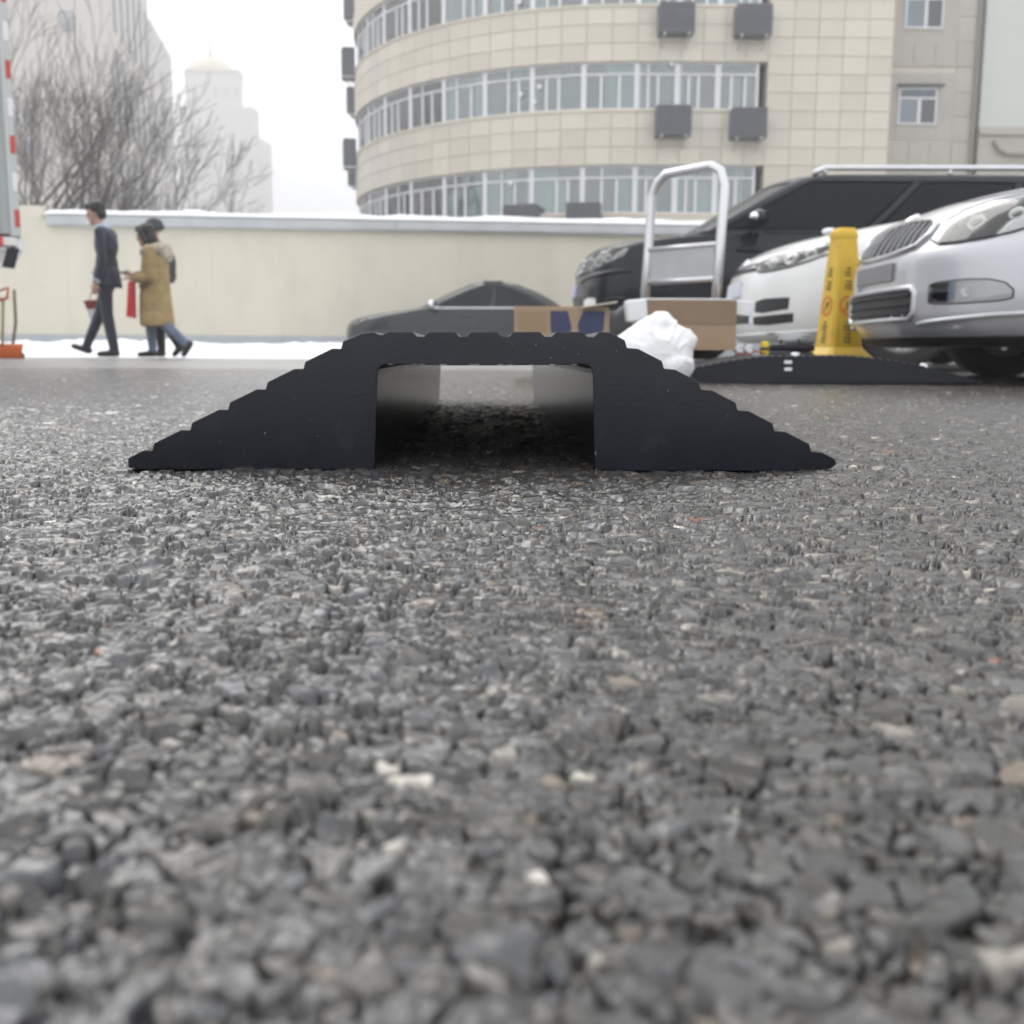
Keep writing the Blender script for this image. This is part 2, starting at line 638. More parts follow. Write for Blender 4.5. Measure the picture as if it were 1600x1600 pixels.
M_cur = [mat('curtain_teal', (.52, .61, .60), .8, var=.25, vscale=9, stretch=(6, 6, .3)),
         mat('curtain_white', (.70, .73, .71), .8, var=.18, vscale=9, stretch=(6, 6, .3)),
         mat('curtain_beige', (.42, .38, .31), .8, var=.2, vscale=9, stretch=(6, 6, .3)),
         mat('curtain_grey', (.30, .33, .35), .8, var=.2, vscale=9, stretch=(6, 6, .3))]
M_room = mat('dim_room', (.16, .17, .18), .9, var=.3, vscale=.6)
M_ac = mat('grey_ac_cage', (.105, .112, .13), .5, var=.1, vscale=4)
M_steel = mat('brushed_steel', (.62, .63, .65), .28, metal=.9, var=.06, vscale=20)
M_alu = mat('aluminium_tube', (.66, .67, .69), .3, metal=.75, var=.06, vscale=12)
M_white = mat('white_plastic', (.8, .8, .8), .4)
M_black = mat('black_plastic', (.02, .021, .024), .5, var=.15, vscale=10)
M_kraft = mat('brown_cardboard', (.37, .265, .175), .8, var=.08, vscale=6, bump=.1, bscale=40)
M_kraftd = mat('brown_cardboard_inside', (.30, .215, .145), .85, var=.08, vscale=6)
M_blue = mat('navy_print', (.035, .045, .11), .6, var=.15, vscale=20)
M_tape = mat('pale_tape', (.62, .55, .45), .35)
M_yel = mat('yellow_plastic', (.72, .47, .035), .45, var=.06, vscale=6, dirt=(.35, .25, .08), dirt_amt=.45, dirt_scale=9)
M_red = mat('red_print', (.55, .045, .03), .5)
M_orange = mat('orange_plastic', (.62, .13, .025), .5, var=.1, vscale=6)
M_wood = mat('pale_wood', (.55, .46, .24), .6, var=.15, vscale=10, stretch=(6, 6, .6))
M_olive = mat('weathered_wood', (.24, .21, .14), .7, var=.2, vscale=10, stretch=(6, 6, .6))
M_bag = mat('white_plastic_bag', (.82, .83, .85), .38, var=.03, vscale=9, bump=.25, bscale=26)
M_bark = mat('grey_bark', (.085, .077, .07), .85, var=.25, vscale=3)
M_tyre = mat('tyre', (.022, .022, .024), .75, bump=.2, bscale=80)
M_chrome = mat('chrome', (.75, .76, .78), .12, metal=1.0)
M_lens = glass_mat('lamp_lens', (.93, .94, .93), .03, 1.5, .05)
M_dkgl = mat('tinted_glass', (.008, .010, .014), .06, spec=.14)
M_grey = mat('grey_panel', (.40, .43, .43), .5, var=.06, vscale=2)

# ------------------------------------------------------------------ the hose ramp in focus
YN = 1.27


def ramp_profile():
    pts = []
    # left bottom, then up the left teeth (photo pixels of the near face)
    pts += [(222, 735), (205, 729), (204, 715)]
    x, y = 204, 715
    teeth_l = [(228, 702.5), (241.5, 703), (244.5, 691.5)]
    for k in range(6):
        ox, oy = k * 58.4, -k * 31.6
        for (a, b) in teeth_l:
            pts.append((a + ox, b + oy))
    pts += [(566, 521)]
    # top plateau with notches
    for c in (596, 658, 724, 790, 857, 924):
        wd = 6 if c != 596 else 4
        pts += [(c - wd - 7, 518.5), (c - wd, 526 if c != 596 else 523), (c + wd - 1, 526 if c != 596 else 523), (c + wd + 6, 518.5)]
    pts += [(953, 519)]
    for k in range(6):
        ox, oy = k * 58.2, k * 32.6
        pts += [(977 + ox, 531.5 + oy), (980.5 + ox, 543.5 + oy), (998 + ox, 545 + oy)]
    pts += [(1308, 718), (1312, 726), (1305, 732)]
    pts += [(1290, 738), (931, 738)]
    # opening
    pts += [(928.5, 690), (926.5, 584), (924, 576), (919, 571.5), (910, 569.5)]
    pts += [(800, 571), (700, 571), (605, 569.5), (597, 571.5), (592.5, 576), (590.5, 584), (587, 690), (585, 736)]
    out = []
    for (a, b) in pts:
        q = P(a, b, YN)
        out.append((q.x, max(q.z, 0.0005)))
    return out


prof = ramp_profile()
RX = P(757, 700, YN).x
ramp = empty('rubber_hose_ramp', (RX, YN, 0), R(1.35))
tag(ramp, 'black rubber hose ramp with stepped sides and a rectangular tunnel through it', 'ramp')
# the profile is a concave polygon: triangulate the face with bmesh
def profile_body(prof, ox, depth, name, m, parent, bev):
    bm = bmesh.new()
    vv = [bm.verts.new((p[0] - ox, 0, p[1])) for p in prof]
    f = bm.faces.new(vv)
    r = bmesh.ops.extrude_face_region(bm, geom=[f])
    for e in r['geom']:
        if isinstance(e, bmesh.types.BMVert): e.co.y += depth
    bmesh.ops.recalc_face_normals(bm, faces=bm.faces)
    me = bpy.data.meshes.new(name)
    bm.to_mesh(me)
    bm.free()
    o = link(name, me, m, parent)
    bevelled(o, bev, 4, 20)
    return o


profile_body(prof, RX, 1.72, 'body', M_rub, ramp, .0011)
# moulding flash: ragged thin lip round the mouth of the tunnel
mb = MB()
rr = random.Random(3)
def flash(a, b, n):
    for i in range(n):
        t = (i + rr.random()) / n
        px, py = a[0] + (b[0] - a[0]) * t, a[1] + (b[1] - a[1]) * t
        q = P(px, py, YN)
        L = rr.uniform(.0008, .004)
        dx, dz = (b[0] - a[0]), -(b[1] - a[1])
        n_ = math.hypot(dx, dz)
        mb.tube([(q.x - RX - dx / n_ * L, -.0007, q.z - dz / n_ * L), (q.x - RX + dx / n_ * L, -.0009, q.z + dz / n_ * L)],
                rr.uniform(.0002, .00055), 4)
flash((604, 569), (905, 570), 11)
flash((930, 690), (932, 736), 2)
tag(mb.build('mould_flash', M_speck, ramp), kind='stuff')

mb = MB()
rs = random.Random(9)
n_ = 0
while n_ < 20:
    px, py = rs.uniform(240, 1280), rs.uniform(535, 732)
    lim = 735 - (px - 215) * .545 if px < 560 else (520 if px < 960 else 520 + (px - 955) * .56)
    if py < lim + 12 or (578 < px < 940 and py > 560): continue
    q = P(px, py, YN)
    r_ = rs.uniform(.0003, .0008)
    mb.box((q.x - RX, -.0003, q.z), (r_ * rs.uniform(1, 2.4), .0008, r_), Matrix.Rotation(rs.uniform(0, 3), 3, 'Y'))
    n_ += 1
tag(mb.build('dust_speck', M_speck, ramp), kind='stuff')

# ------------------------------------------------------------------ the long low hump behind
YH = 4.2
def hump_profile():
    pts = []
    L0, R0, yb = 1003, 1535, 598.5
    n = 44
    top = []
    for i in range(n + 1):
        u = i / n
        px = L0 + (R0 - L0) * u
        s = abs(u - .5) * 2
        hgt = 42 * (1 - max(0, (s - .16) / .84) ** 1.75)
        top.append((px, yb - max(hgt, 2.5)))
    for i in range(n):
        (a, b), (c, d) = top[i], top[i + 1]
        # small anti-slip rib in each step
        for (t, e) in ((0, 0), (.12, 1.5), (.6, 1.5), (.72, 0)):
            pts.append((a + (c - a) * t, b + (d - b) * t - e))
    pts += [(R0 + 2, yb - 2), (R0, yb + .6), (L0, yb + .6)]
    out = []
    for (a, b) in pts:
        q = P(a, b, YH)
        out.append((q.x, max(q.z, gz(YH) - .003)))
    return out


hp = hump_profile()
HX = P(1270, 590, YH).x
hump = empty('rubber_speed_hump', (HX, YH, 0), R(0))
tag(hump, 'long low black rubber hump with an arched ribbed top beneath the yellow cone', 'speed hump')
profile_body(hp, HX, .55, 'body', M_rub2, hump, .002)
mb = MB()
for (px, py) in ((1231, 566), (1231, 577)):
    q = P(px, py, YH)
    mb.box((q.x - HX, -.004, q.z), (.030, .008, .013), bev=.003)
mb.build('reflector', M_white, hump)
for (px, py) in ((1246, 556), (1449, 573)):
    q = P(px, py, YH)
    b = MB().lathe([(0, .016), (.014, .015), (.020, .008), (.020, 0), (.027, -.002), (.027, -.006), (0, -.006)], 12)
    o = b.build('bolt', M_steel, hump, smooth=True, angle=R(40))
    o.location = (q.x - HX, .03, q.z - .002)

# ------------------------------------------------------------------ boundary wall
def walltop(px):
    return np.interp(px, [0, 140, 560, 1000, 1400], [337, 336, 343, 352, 362])
WL, WR = (-13.5, 21.6), (9.0, 23.9)         # plan line of the wall
wd = Vector((WR[0] - WL[0], WR[1] - WL[1], 0)).normalized()
wang = math.atan2(wd.y, wd.x)
wlen = math.hypot(WR[0] - WL[0], WR[1] - WL[1])
WH = 2.62
wall = empty('boundary_wall', (WL[0], WL[1], .06), wang)
tag(wall, 'long cream painted yard wall with grey skirting and metal coping', 'wall')
XP = 3.0                                     # where the coping starts, along the wall
MB().box((wlen / 2, .14, (WH + .14) / 2), (wlen, .24, WH + .14)).build('wall_face', M_wall, wall)
MB().box((2.0, .14, WH + .26), (3.95, .244, .235)).build('wall_crown', M_wall, wall)
MB().box((wlen / 2, .012, .215), (wlen, .03, .43), bev=.004).build('skirting', M_band, wall)
mb = MB()
cs = [(-.13, 0), (-.15, .04), (-.15, .19), (-.10, .24), (.34, .24), (.36, .0)]
x0 = 4.1
mb.add([(x0, a, WH - .02 + b) for a, b in cs] + [(wlen + 3, a, WH - .02 + b) for a, b in cs],
       [(0, 1, 2, 3, 4, 5), (11, 10, 9, 8, 7, 6)] + [(i, (i + 1) % 6, (i + 1) % 6 + 6, i + 6) for i in range(6)])
mb.build('coping', M_gutter, wall)
for i in range(9):
    MB().box((x0 + 2.2 + i * 2.4, -.153, WH + .09), (.05, .02, .2), bev=.006).build('coping_clip', M_gutter, wall)
for i in range(7):
    MB().box((4.4 + i * 2.9, .018, (WH + .43) / 2), (.014, .008, WH - .43)).build('joint_strip', M_wall, wall)
# snow lying on the coping
def snow_strip(name, x0, x1, y0, y1, zb, amp, nx, ny, seed, parent_loc, rz, label, edge=.35):
    vs, fs = [], []
    for j in range(ny + 1):
        for i in range(nx + 1):
            u, v = i / nx, j / ny
            x, y = x0 + (x1 - x0) * u, y0 + (y1 - y0) * v
            e = min(1, v / edge, (1 - v) / edge, u * nx / 4, (1 - u) * nx / 4)
            e = math.sqrt(max(0, e * (2 - e)))
            hn = float(vnoise(np.array(x * 1.3), np.array(y * 1.3 + 9), seed)) * .5 + float(vnoise(np.array(x * 3.7), np.array(y * 3.7), seed + 1)) * .32 \
                + float(vnoise(np.array(x * 10.), np.array(y * 10.), seed + 2)) * .18
            vs.append((x, y, zb + amp * e * (.35 + hn) - (.015 if e <= 0 else 0)))
    for j in range(ny):
        for i in range(nx):
            a = j * (nx + 1) + i
            fs.append((a, a + 1, a + nx + 2, a + nx + 1))
    o = MB().add(vs, fs).build(name, M_snow, None, smooth=True)
    o.location = parent_loc
    o.rotation_euler = (0, 0, rz)
    return tag(o, label, 'snow', kind='stuff')


snow_strip('snow_cap', 4.05, wlen + 3, -.16, .37, WH + .215, .12, 220, 8, 3, (WL[0], WL[1], .06), wang, 'thin snow lying along the metal coping of the cream wall', .25)
snow_strip('snow_bank', .2, 13.5, -8.2, -.02, 0, .27, 220, 80, 11, (WL[0], WL[1], .03), wang, 'low white snow bank shovelled along the foot of the cream wall', .5)
snow_strip('snow_patch', 8.2, 12.8, -9.6, -7.9, .0, .06, 90, 30, 21, (WL[0], WL[1], .055), wang, 'thin trodden snow at the edge of the asphalt', .5)
snow_strip('snow_heap', 0, 4.0, 0, 1.6, 0, .30, 60, 26, 31, (7.6, 12.3, .06), .1, 'small snow heap behind the parked silver car', .5)

# ------------------------------------------------------------------ the round office building
BY, BXT, BR = 36.0, 4.0, 10.6
BC = Vector((BXT, BY + BR, 0))
def F(s, off=0.0):
    """facade point and angle: s<0 on the arc (metres), s>=0 on the flat"""
    if s >= 0:
        return Vector((BXT + s, BY - off, 0)), 0.0
    th = -s / BR
    r = BR + off
    return Vector((BC.x - r * math.sin(th), BC.y - r * math.cos(th), 0)), -th


def zat(py, px=1060): return P(px, py, BY).z
zb0, zt0, zb1, zt1, zb2 = zat(336), zat(258), zat(173), zat(96), zat(9)
zt2 = zb2 + (zt1 - zb1)
FLATW = P(1200, 100, BY).x - BXT
FLATE = P(1394, 100, BY).x - BXT
S_END = -19.6
bld = empty('office_building', (0, 0, 0))
tag(bld, 'cream stone clad office block with curved ribbon window front and grey air conditioners', 'building')
ZTOP = zt2 + 3.2

# spandrel backing, solid bands along the facade
def band(z0, z1, s0, s1, off, thick, n=40):
    vs, fs = [], []
    for i in range(n + 1):
        s = s0 + (s1 - s0) * i / n
        a, _ = F(s, off)
        b, _ = F(s, off - thick)
        vs += [(a.x, a.y, z0), (a.x, a.y, z1), (b.x, b.y, z1), (b.x, b.y, z0)]
    for i in range(n):
        k = i * 4
        for e in range(4):
            fs.append((k + e, k + (e + 1) % 4, k + 4 + (e + 1) % 4, k + 4 + e))
    fs.append((0, 1, 2, 3))
    fs.append((n * 4 + 3, n * 4 + 2, n * 4 + 1, n * 4))
    return MB().add(vs, fs)


SW = [S_END, 0.0, FLATW]
spans = [(0.0, zb0), (zt0, zb1), (zt1, zb2), (zt2, ZTOP)]
for (z0, z1) in spans:
    band(z0, z1, S_END, 0.0, -.03, .5, 60).build('spandrel_wall', M_joint, bld)
    band(z0, z1, 0.0005, FLATW, -.03, .5, 2).build('spandrel_wall', M_joint, bld)
# floor slabs / dim rooms behind the glass
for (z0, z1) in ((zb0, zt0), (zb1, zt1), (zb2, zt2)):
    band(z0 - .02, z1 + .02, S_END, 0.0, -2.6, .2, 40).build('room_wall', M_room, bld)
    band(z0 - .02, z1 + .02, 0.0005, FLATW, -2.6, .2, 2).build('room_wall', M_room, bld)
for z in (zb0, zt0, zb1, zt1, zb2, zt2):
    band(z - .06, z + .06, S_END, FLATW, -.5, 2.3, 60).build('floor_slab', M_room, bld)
# end wall of the ribbon at the flat part and solid corner block
xa, xb = BXT + FLATW, BXT + FLATE
MB().box(((xa + xb) / 2, BY + 3.03, ZTOP / 2), (xb - xa, 6, ZTOP)).build('corner_wall', M_joint, bld)
# stone panels
def panel_mesh(w, h, name):
    return MB().box((0, 0, 0), (w - .016, .045, h - .016), bev=.006).mesh(name)


PW, npan = .83, 0
def put_panel(me, s, z, off=-.012):
    global npan
    p, a = F(s, off)
    o = link('panel', me, M_stone, bld)
    o.location = (p.x, p.y, z)
    o.rotation_euler = (0, 0, a)
    npan += 1


for bi, (z0, z1) in enumerate(spans[1:3] + [(zt2, ZTOP)]):
    rows_ = 3 if bi < 2 else 1
    ph = (z1 - z0) / 3 if bi < 2 else .7
    me = panel_mesh(PW, ph, 'panel')
    s = -PW / 2
    while s > S_END + 1.5:
        if bi < 2 or s < -9.5:
            for r_ in range(rows_):
                put_panel(me, s, z0 + (r_ + .5) * ph)
        s -= PW
    nfl = 6
    pf = FLATW / nfl
    mef = panel_mesh(pf, ph, 'panel')
    if bi < 2:
        for i in range(nfl):
            for r_ in range(rows_):
                put_panel(mef, (i + .5) * pf, z0 + (r_ + .5) * ph)
cw, ch = (FLATE - FLATW) / 5, (zb1 - zt0) / 3
me = panel_mesh(cw, ch, 'panel')
z = zt0 - 4 * ch
while z < zb2 + 1.6:
    for i in range(5):
        put_panel(me, FLATW + (i + .5) * cw, z + ch / 2)
    z += ch
# sill band beneath the lowest windows and string courses
MB().box((BXT + FLATW / 2, BY - .0, zb0 - .45), (FLATW, .05, .88)).build('plinth_panel', M_stone, bld)
band(zb0 - .9, zb0 - .012, S_END, -.01, .02, .04, 50).build('plinth_panel', M_stone, bld)
for zz in (zb1, zb2, zb0):
    band(zz - .03, zz + .05, S_END, -.002, .05, .16, 60).build('sill', M_stone, bld)
    band(zz - .03, zz + .05, .002, FLATW - .02, .05, .16, 2).build('sill', M_stone, bld)

# ribbon windows
rw = random.Random(12)
def window_unit(s0, s1, z0, z1):
    w, h = s1 - s0, z1 - z0
    p, a = F((s0 + s1) / 2, -.17)
    lights = rw.choice([(.37, .28, .35), (.33, .34, .33), (.5, .22, .28), (.28, .24, .48)])
    tr = h * .755
    fr = MB()
    t = .055
    fr.box((0, 0, t / 2), (w, .07, t)).box((0, 0, h - t / 2), (w, .07, t))
    fr.box((-w / 2 + .045, 0, h / 2), (.09, .072, h - 2 * t)).box((w / 2 - .045, 0, h / 2), (.09, .072, h - 2 * t))
    fr.box((0, 0, tr), (w - .18, .068, .055))
    x = -w / 2
    xsn = [x]
    for i, f in enumerate(lights):
        x += f * w
        xsn.append(x)
        if i < 2:
            fr.box((x, 0, tr / 2), (.075, .066, tr - .11))
    skip = rw.random() < .55
    if not skip: fr.box((xsn[1], 0, (tr + h) / 2), (.06, .066, h - tr - .11))
    fo = fr.build('window', M_upvc, bld)
    fo.location = (p.x, p.y, z0)
    fo.rotation_euler = (0, 0, a)
    for i in range(3):
        mbp = MB().box(((xsn[i] + xsn[i + 1]) / 2, .008, tr / 2), (xsn[i + 1] - xsn[i] - .05, .008, tr - .06))
        mbp.build('pane', M_pane, fo)
    MB().box((0, .008, (tr + h) / 2), (w - .12, .008, h - tr - .06)).build('pane', M_pane, fo)
    # curtains hung close behind
    for i in range(3):
        q = rw.random()
        if q < .22: continue
        mc = M_cur[rw.choices([0, 1, 2, 3], [4, 4, 1.3, 2])[0]]
        cw_ = (xsn[i + 1] - xsn[i]) * rw.choice([1, 1, .75, .5])
        hh = h if rw.random() < .6 else tr
        vs, fs = [], []
        n = 22
        xl = xsn[i] if rw.random() < .5 else xsn[i + 1] - cw_
        for k in range(n + 1):
            yy = .20 + .03 * math.sin(k * 1.7) + .012 * math.sin(k * 4.1)
            xx = xl + cw_ * k / n
            vs += [(xx, yy, .04), (xx, yy, hh - .04)]
        fs = [(2 * k, 2 * k + 2, 2 * k + 3, 2 * k + 1) for k in range(n)]
        MB().add(vs, fs).build('curtain', mc, fo, smooth=True)


for (z0, z1) in ((zb0, zt0), (zb1, zt1), (zb2, zt2)):
    nu = 3
    for i in range(nu):
        window_unit(i * (FLATW - .25) / nu + .001, (i + 1) * (FLATW - .25) / nu - .001, z0 + .05, z1)
    uw = 1.75
    s = 0
    while s - uw > S_END + 2:
        window_unit(s - uw + .001, s - .001, z0 + .05, z1)
        s -= uw
# small round steel exhaust caps fixed in window lights
vent_me = MB().lathe([(0, .05), (.05, .05), (.075, .03), (.08, 0), (.055, -.01), (.055, -.05), (0, -.05)], 16, rot=Matrix.Rotation(PI / 2, 3, 'X')).mesh('vent_cap', True, R(40))
for (px, py) in ((812, 3), (830, 99), (842, 136), (813, 148), (836, 160), (633, 283), (797, 287), (1050, 100)):
    # find the facade point on that ray
    best = None
    for i in range(400):
        s = S_END + (FLATW - S_END) * i / 399
        q, a = F(s, -.1)
        pp = P(px, py, q.y)
        dd = abs(pp.x - q.x)
        if s > -13.5 and (best is None or dd < best[0]): best = (dd, q, a, pp.z)
    o = link('vent_cap', vent_me, M_white, bld)
    o.location = (best[1].x, best[1].y, best[3])
    o.rotation_euler = (0, 0, best[2])

# air conditioners in louvred cages
def ac_unit(x, y, z, rz, w=1.12, h=.92, d=.62, label=''):
    a = empty('air_conditioner', (x, y, z), rz)
    MB().box((0, -d / 2, h / 2), (w, d, h), bev=.02).build('cage', M_ac, a)
    for i in range(9):
        o = MB().box((0, -d - .008, .07 + i * (h - .14) / 8), (w - .08, .02, .05), Matrix.Rotation(R(25), 3, 'X')).build('slat', M_ac, a)
    for sx in (-.35, .35):
        mbb = MB()
        mbb.box((sx * w, -d / 2 + .05, -.03), (.05, d + .1, .055))
        mbb.tube([(sx * w, -d + .1, -.04), (sx * w, .02, -.34)], .02, 6)
        mbb.build('bracket', M_steel, a)
    tag(a, label, 'air conditioner', 'air conditioners on the office block')
    return a


def px_on_front(px, py): return P(px, py, BY - .62)
for (px, py, lab) in ((1058, 50, 'grey boxed air conditioner under the upper ribbon window beside the one nearer the plain wall'),
                      (1179, 53, 'grey boxed air conditioner under the upper ribbon window next to the plain wall'),
                      (1053, 210, 'grey boxed air conditioner under the middle ribbon window, farther from the plain wall'),
                      (1171, 214, 'grey boxed air conditioner under the middle ribbon window next to the plain wall')):
    q = px_on_front(px, py)
    ac_unit(q.x, BY - .02, q.z, 0, label=lab)
for (px, lab) in ((816, 'grey boxed air conditioner below the lowest windows on the curve'), (912, 'grey boxed air conditioner below the lowest windows just above the snowy coping')):
    q = P(px, 366, BY + .3)
    s = -(BXT - q.x) if q.x < BXT else q.x - BXT
    f_, a_ = F(s if s < 0 else s, .0)
    ac_unit(f_.x, f_.y - .03, zat(366), a_, label=lab, h=.95)
for (th, pyb, lab) in ((80, 122, 'grey boxed air conditioner on the far curve under the upper ribbon window'),
                       (80, 262, 'grey boxed air conditioner on the far curve under the middle ribbon window'),
                       (92, 35, 'grey boxed air conditioner at the turning edge of the top spandrel'),
                       (94, 180, 'grey boxed air conditioner at the turning edge low on the upper spandrel'),
                       (94, 292, 'grey boxed air conditioner at the turning edge low on the middle spandrel')):
    f_, a_ = F(-R(th) * BR, 0.0)
    zz = P(560, pyb, f_.y).z
    ac_unit(f_.x, f_.y, zz, a_, w=1.05, h=1.05, d=.5, label=lab)

# recessed wing at the side
RY = 38.2
wing = empty('building_wing', (0, 0, 0))
tag(wing, 'recessed grey stone wing with small windows and a drainpipe', 'building')
wx0, wx1 = BXT + FLATE - .05, P(1528, 100, RY).x
MB().box(((wx0 + wx1) / 2, RY + 2.05, ZTOP / 2), (wx1 - wx0, 4, ZTOP)).build('wing_wall', M_joint, wing)
pw, ph = (wx1 - wx0 - .05) / 5, .82
me_w = MB().box((0, 0, 0), (pw - .02, .04, ph - .02), bev=.007).mesh('panel')
wins = []
for (pa, pb, qa, qb) in ((1405, 1462, 137, 195), (1417, 1473, -20, 45)):
    a, b = P(pa, qa, RY), P(pb, qb, RY)
    wins.append((a.x, b.x, b.z, a.z))
z = 2.6
while z < ZTOP - 1:
    for i in range(5):
        xc, zc = wx0 + .05 + (i + .5) * pw, z + ph / 2
        if any(xc + pw / 2 > w[0] - .1 and xc - pw / 2 < w[1] + .1 and zc + ph / 2 > w[2] - .1 and zc - ph / 2 < w[3] + .1 for w in wins):
            continue
        o = link('panel', me_w, M_stone2, wing)
        o.location = (xc, RY + .035, zc)
    z += ph
for (x0_, x1_, z0_, z1_) in wins:
    # surround filling the panel gap
    mb = MB()
    for (a, b, c_, d_) in ((x0_ - .75, x0_ - .03, z0_ - .5, z1_ + .5), (x1_ + .03, x1_ + .75, z0_ - .5, z1_ + .5), (x0_ - .03, x1_ + .03, z0_ - .5, z0_ - .03), (x0_ - .03, x1_ + .03, z1_ + .03, z1_ + .5)):
        a = max(a, wx0 + .04)
        b = min(b, wx1 - .04)
        if b - a > .05: mb.box(((a + b) / 2, RY + .04, (c_ + d_) / 2), (b - a - .01, .03, d_ - c_ - .01))
    mb.build('window_surround', M_stone2, wing)
    w, h = x1_ - x0_, z1_ - z0_
    fr = MB()
    fr.box((0, 0, .03), (w, .06, .06)).box((0, 0, h - .03), (w, .06, .06)).box((-w / 2 + .03, 0, h / 2), (.06, .06, h - .12)).box((w / 2 - .03, 0, h / 2), (.06, .06, h - .12))
    fr.box((0, 0, h * .72), (w - .12, .05, .06)).box((.06, 0, h * .36), (.11, .052, h * .72 - .08))
    fo = fr.build('window', M_upvc, wing)
    fo.location = ((x0_ + x1_) / 2, RY + .01, z0_)
    MB().box((-w / 4, .006, h * .36), (w / 2 - .06, .008, h * .68)).build('pane', mat('blue_grey_glass', (.20, .25, .28), .08), fo)
    MB().box((w / 4 + .03, .006, h * .36), (w / 2 - .12, .008, h * .68)).build('pane', mat('dark_grey_glass', (.09, .10, .11), .08), fo)
    MB().box((0, .006, h * .86), (w - .1, .008, h * .24)).build('pane', mat('slate_glass', (.13, .16, .19), .08), fo)
    MB().box((.05, -.1, z1_ - z0_ + .07), (w + .25, .22, .05)).build('window_hood', M_ac, fo)
MB().tube([(wx1 - .06, RY - .07, 2), (wx1 - .06, RY - .07, ZTOP)], .06, 8).build('drainpipe', mat('brown_pipe', (.26, .23, .20), .5), wing)
side = empty('side_building', (0, 0, 0))
tag(side, 'pale greenish rendered building above a stained stone base with a pipe', 'building')
sx0 = P(1534, 100, RY + .3).x
zs = P(1570, 196, RY).z
M_render = mat('pale_render', (.58, .61, .57), .7, var=.05, vscale=.5)
MB().box((sx0 + 6.05, RY + 3.3, zs + 6), (12, 6, 12)).build('upper_wall', M_render, side)
MB().box((sx0 + 6.0, RY + 3.2, zs / 2 - .02), (12, 6.1, zs)).build('base_wall', M_stone2, side)
MB().box((sx0 + 6.0, RY + .1, zs - .25), (12, .12, .08)).build('ledge', M_stone2, side)
MB().tube([(sx0 + .5, RY + .05, zs - .5), (sx0 + .7, RY + .03, zs - .8), (sx0 + 1.0, RY + .03, zs - .95), (sx0 + 9, RY + .03, zs - .95)], .07, 8).build('pipe', mat('grimy_pipe', (.30, .28, .25), .6), side)

# ------------------------------------------------------------------ far buildings
M_far = mat('beige_tower_stone', (.62, .57, .53), .8, var=.05, vscale=.05)
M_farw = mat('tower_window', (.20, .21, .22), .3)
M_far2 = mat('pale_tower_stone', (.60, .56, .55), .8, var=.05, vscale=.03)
M_dome = mat('yellowish_dome_tiles', (.62, .54, .40), .6)
T = 118.0
tower = empty('apartment_tower', (0, 0, 0))
tag(tower, 'tall hazy beige apartment tower behind the bare trees', 'building')
xl, xc = P(-90, 300, T).x, P(184, 300, T).x
c2 = P(243, 300, T + 26)
c3 = P(276, 300, T + 44)
HT = 62
HT3 = P(258, 60, T + 35).z
def wallbox(pts, z0, z1, name, m, parent):
    n = len(pts)
    vs = [(p[0], p[1], z0) for p in pts] + [(p[0], p[1], z1) for p in pts]
    fs = [tuple(range(n - 1, -1, -1)), tuple(range(n, 2 * n))] + [(i, (i + 1) % n, (i + 1) % n + n, i + n) for i in range(n)]
    return MB().add(vs, fs).build(name, m, parent)


wallbox([(xl, T), (xc, T), (c2.x, T + 26), (c2.x - 16, T + 60), (xl, T + 60)], 0, HT, 'main_block', M_far, tower)
wallbox([(c2.x - 1, T + 26.3), (c2.x + .02, T + 26.05), (c3.x, T + 44), (c3.x - 10, T + 66), (c2.x - 14, T + 66)], 0, HT3, 'lower_block', M_far2, tower)
dv = Vector((c2.x - xc, 26, 0)).normalized()
ang = math.atan2(dv.y, dv.x)
wm = MB().box((0, 0, 0), (1.5, .4, 8.0)).mesh('window')
for i in range(6):
    for k in range(6):
        p = Vector((xc, T, 0)) + dv * (3 + i * 4.2)
        o = link('window', wm, M_farw, tower)
        o.location = (p.x, p.y, 8 + k * 10.2)
        o.rotation_euler = (0, 0, ang)
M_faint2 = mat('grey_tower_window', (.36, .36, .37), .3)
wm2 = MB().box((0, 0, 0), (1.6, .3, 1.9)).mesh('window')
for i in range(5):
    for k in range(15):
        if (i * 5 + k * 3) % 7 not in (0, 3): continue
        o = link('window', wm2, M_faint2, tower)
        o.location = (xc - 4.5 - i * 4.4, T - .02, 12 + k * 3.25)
for k in range(4):
    MB().box((xl + (xc - xl) * .55, T - .1, 14 + k * 13), ((xc - xl) * .85, .25, .35)).build('string_course', M_far2, tower)
wm3 = MB().box((0, 0, 0), (1.4, .3, 5)).mesh('window')
dv3 = Vector((c3.x - c2.x, 18, 0)).normalized()
for k in range(5):
    p = Vector((c2.x, T + 26.05, 0)) + dv3 * 9
    o = link('window', wm3, M_farw, tower)
    o.location = (p.x, p.y, HT3 - 7 - k * 8)
    o.rotation_euler = (0, 0, math.atan2(dv3.y, dv3.x))

T2 = 330.0
dome = empty('domed_tower', (0, 0, 0))
tag(dome, 'faint domed tower with a spire fading into the haze', 'building')
def FX(px, y=0): return P(px, 300, T2 + y).x
def FZ(py): return P(340, py, T2).z
wallbox([(FX(280), T2), (FX(402), T2), (FX(426, 14), T2 + 14), (FX(420, 40), T2 + 40), (FX(285, 40), T2 + 40)], 0, FZ(212), 'lower_block', M_far2, dome)
wallbox([(FX(284), T2 + 1), (FX(398), T2 + 1), (FX(408, 8), T2 + 8), (FX(404, 38), T2 + 38), (FX(288, 38), T2 + 38)], FZ(212) + .01, FZ(166), 'shoulder_block', M_far2, dome)
wallbox([(FX(293), T2 + 3), (FX(375), T2 + 3), (FX(384, 9), T2 + 9), (FX(381, 30), T2 + 30), (FX(297, 30), T2 + 30)], FZ(166) + .01, FZ(108), 'upper_block', M_far2, dome)
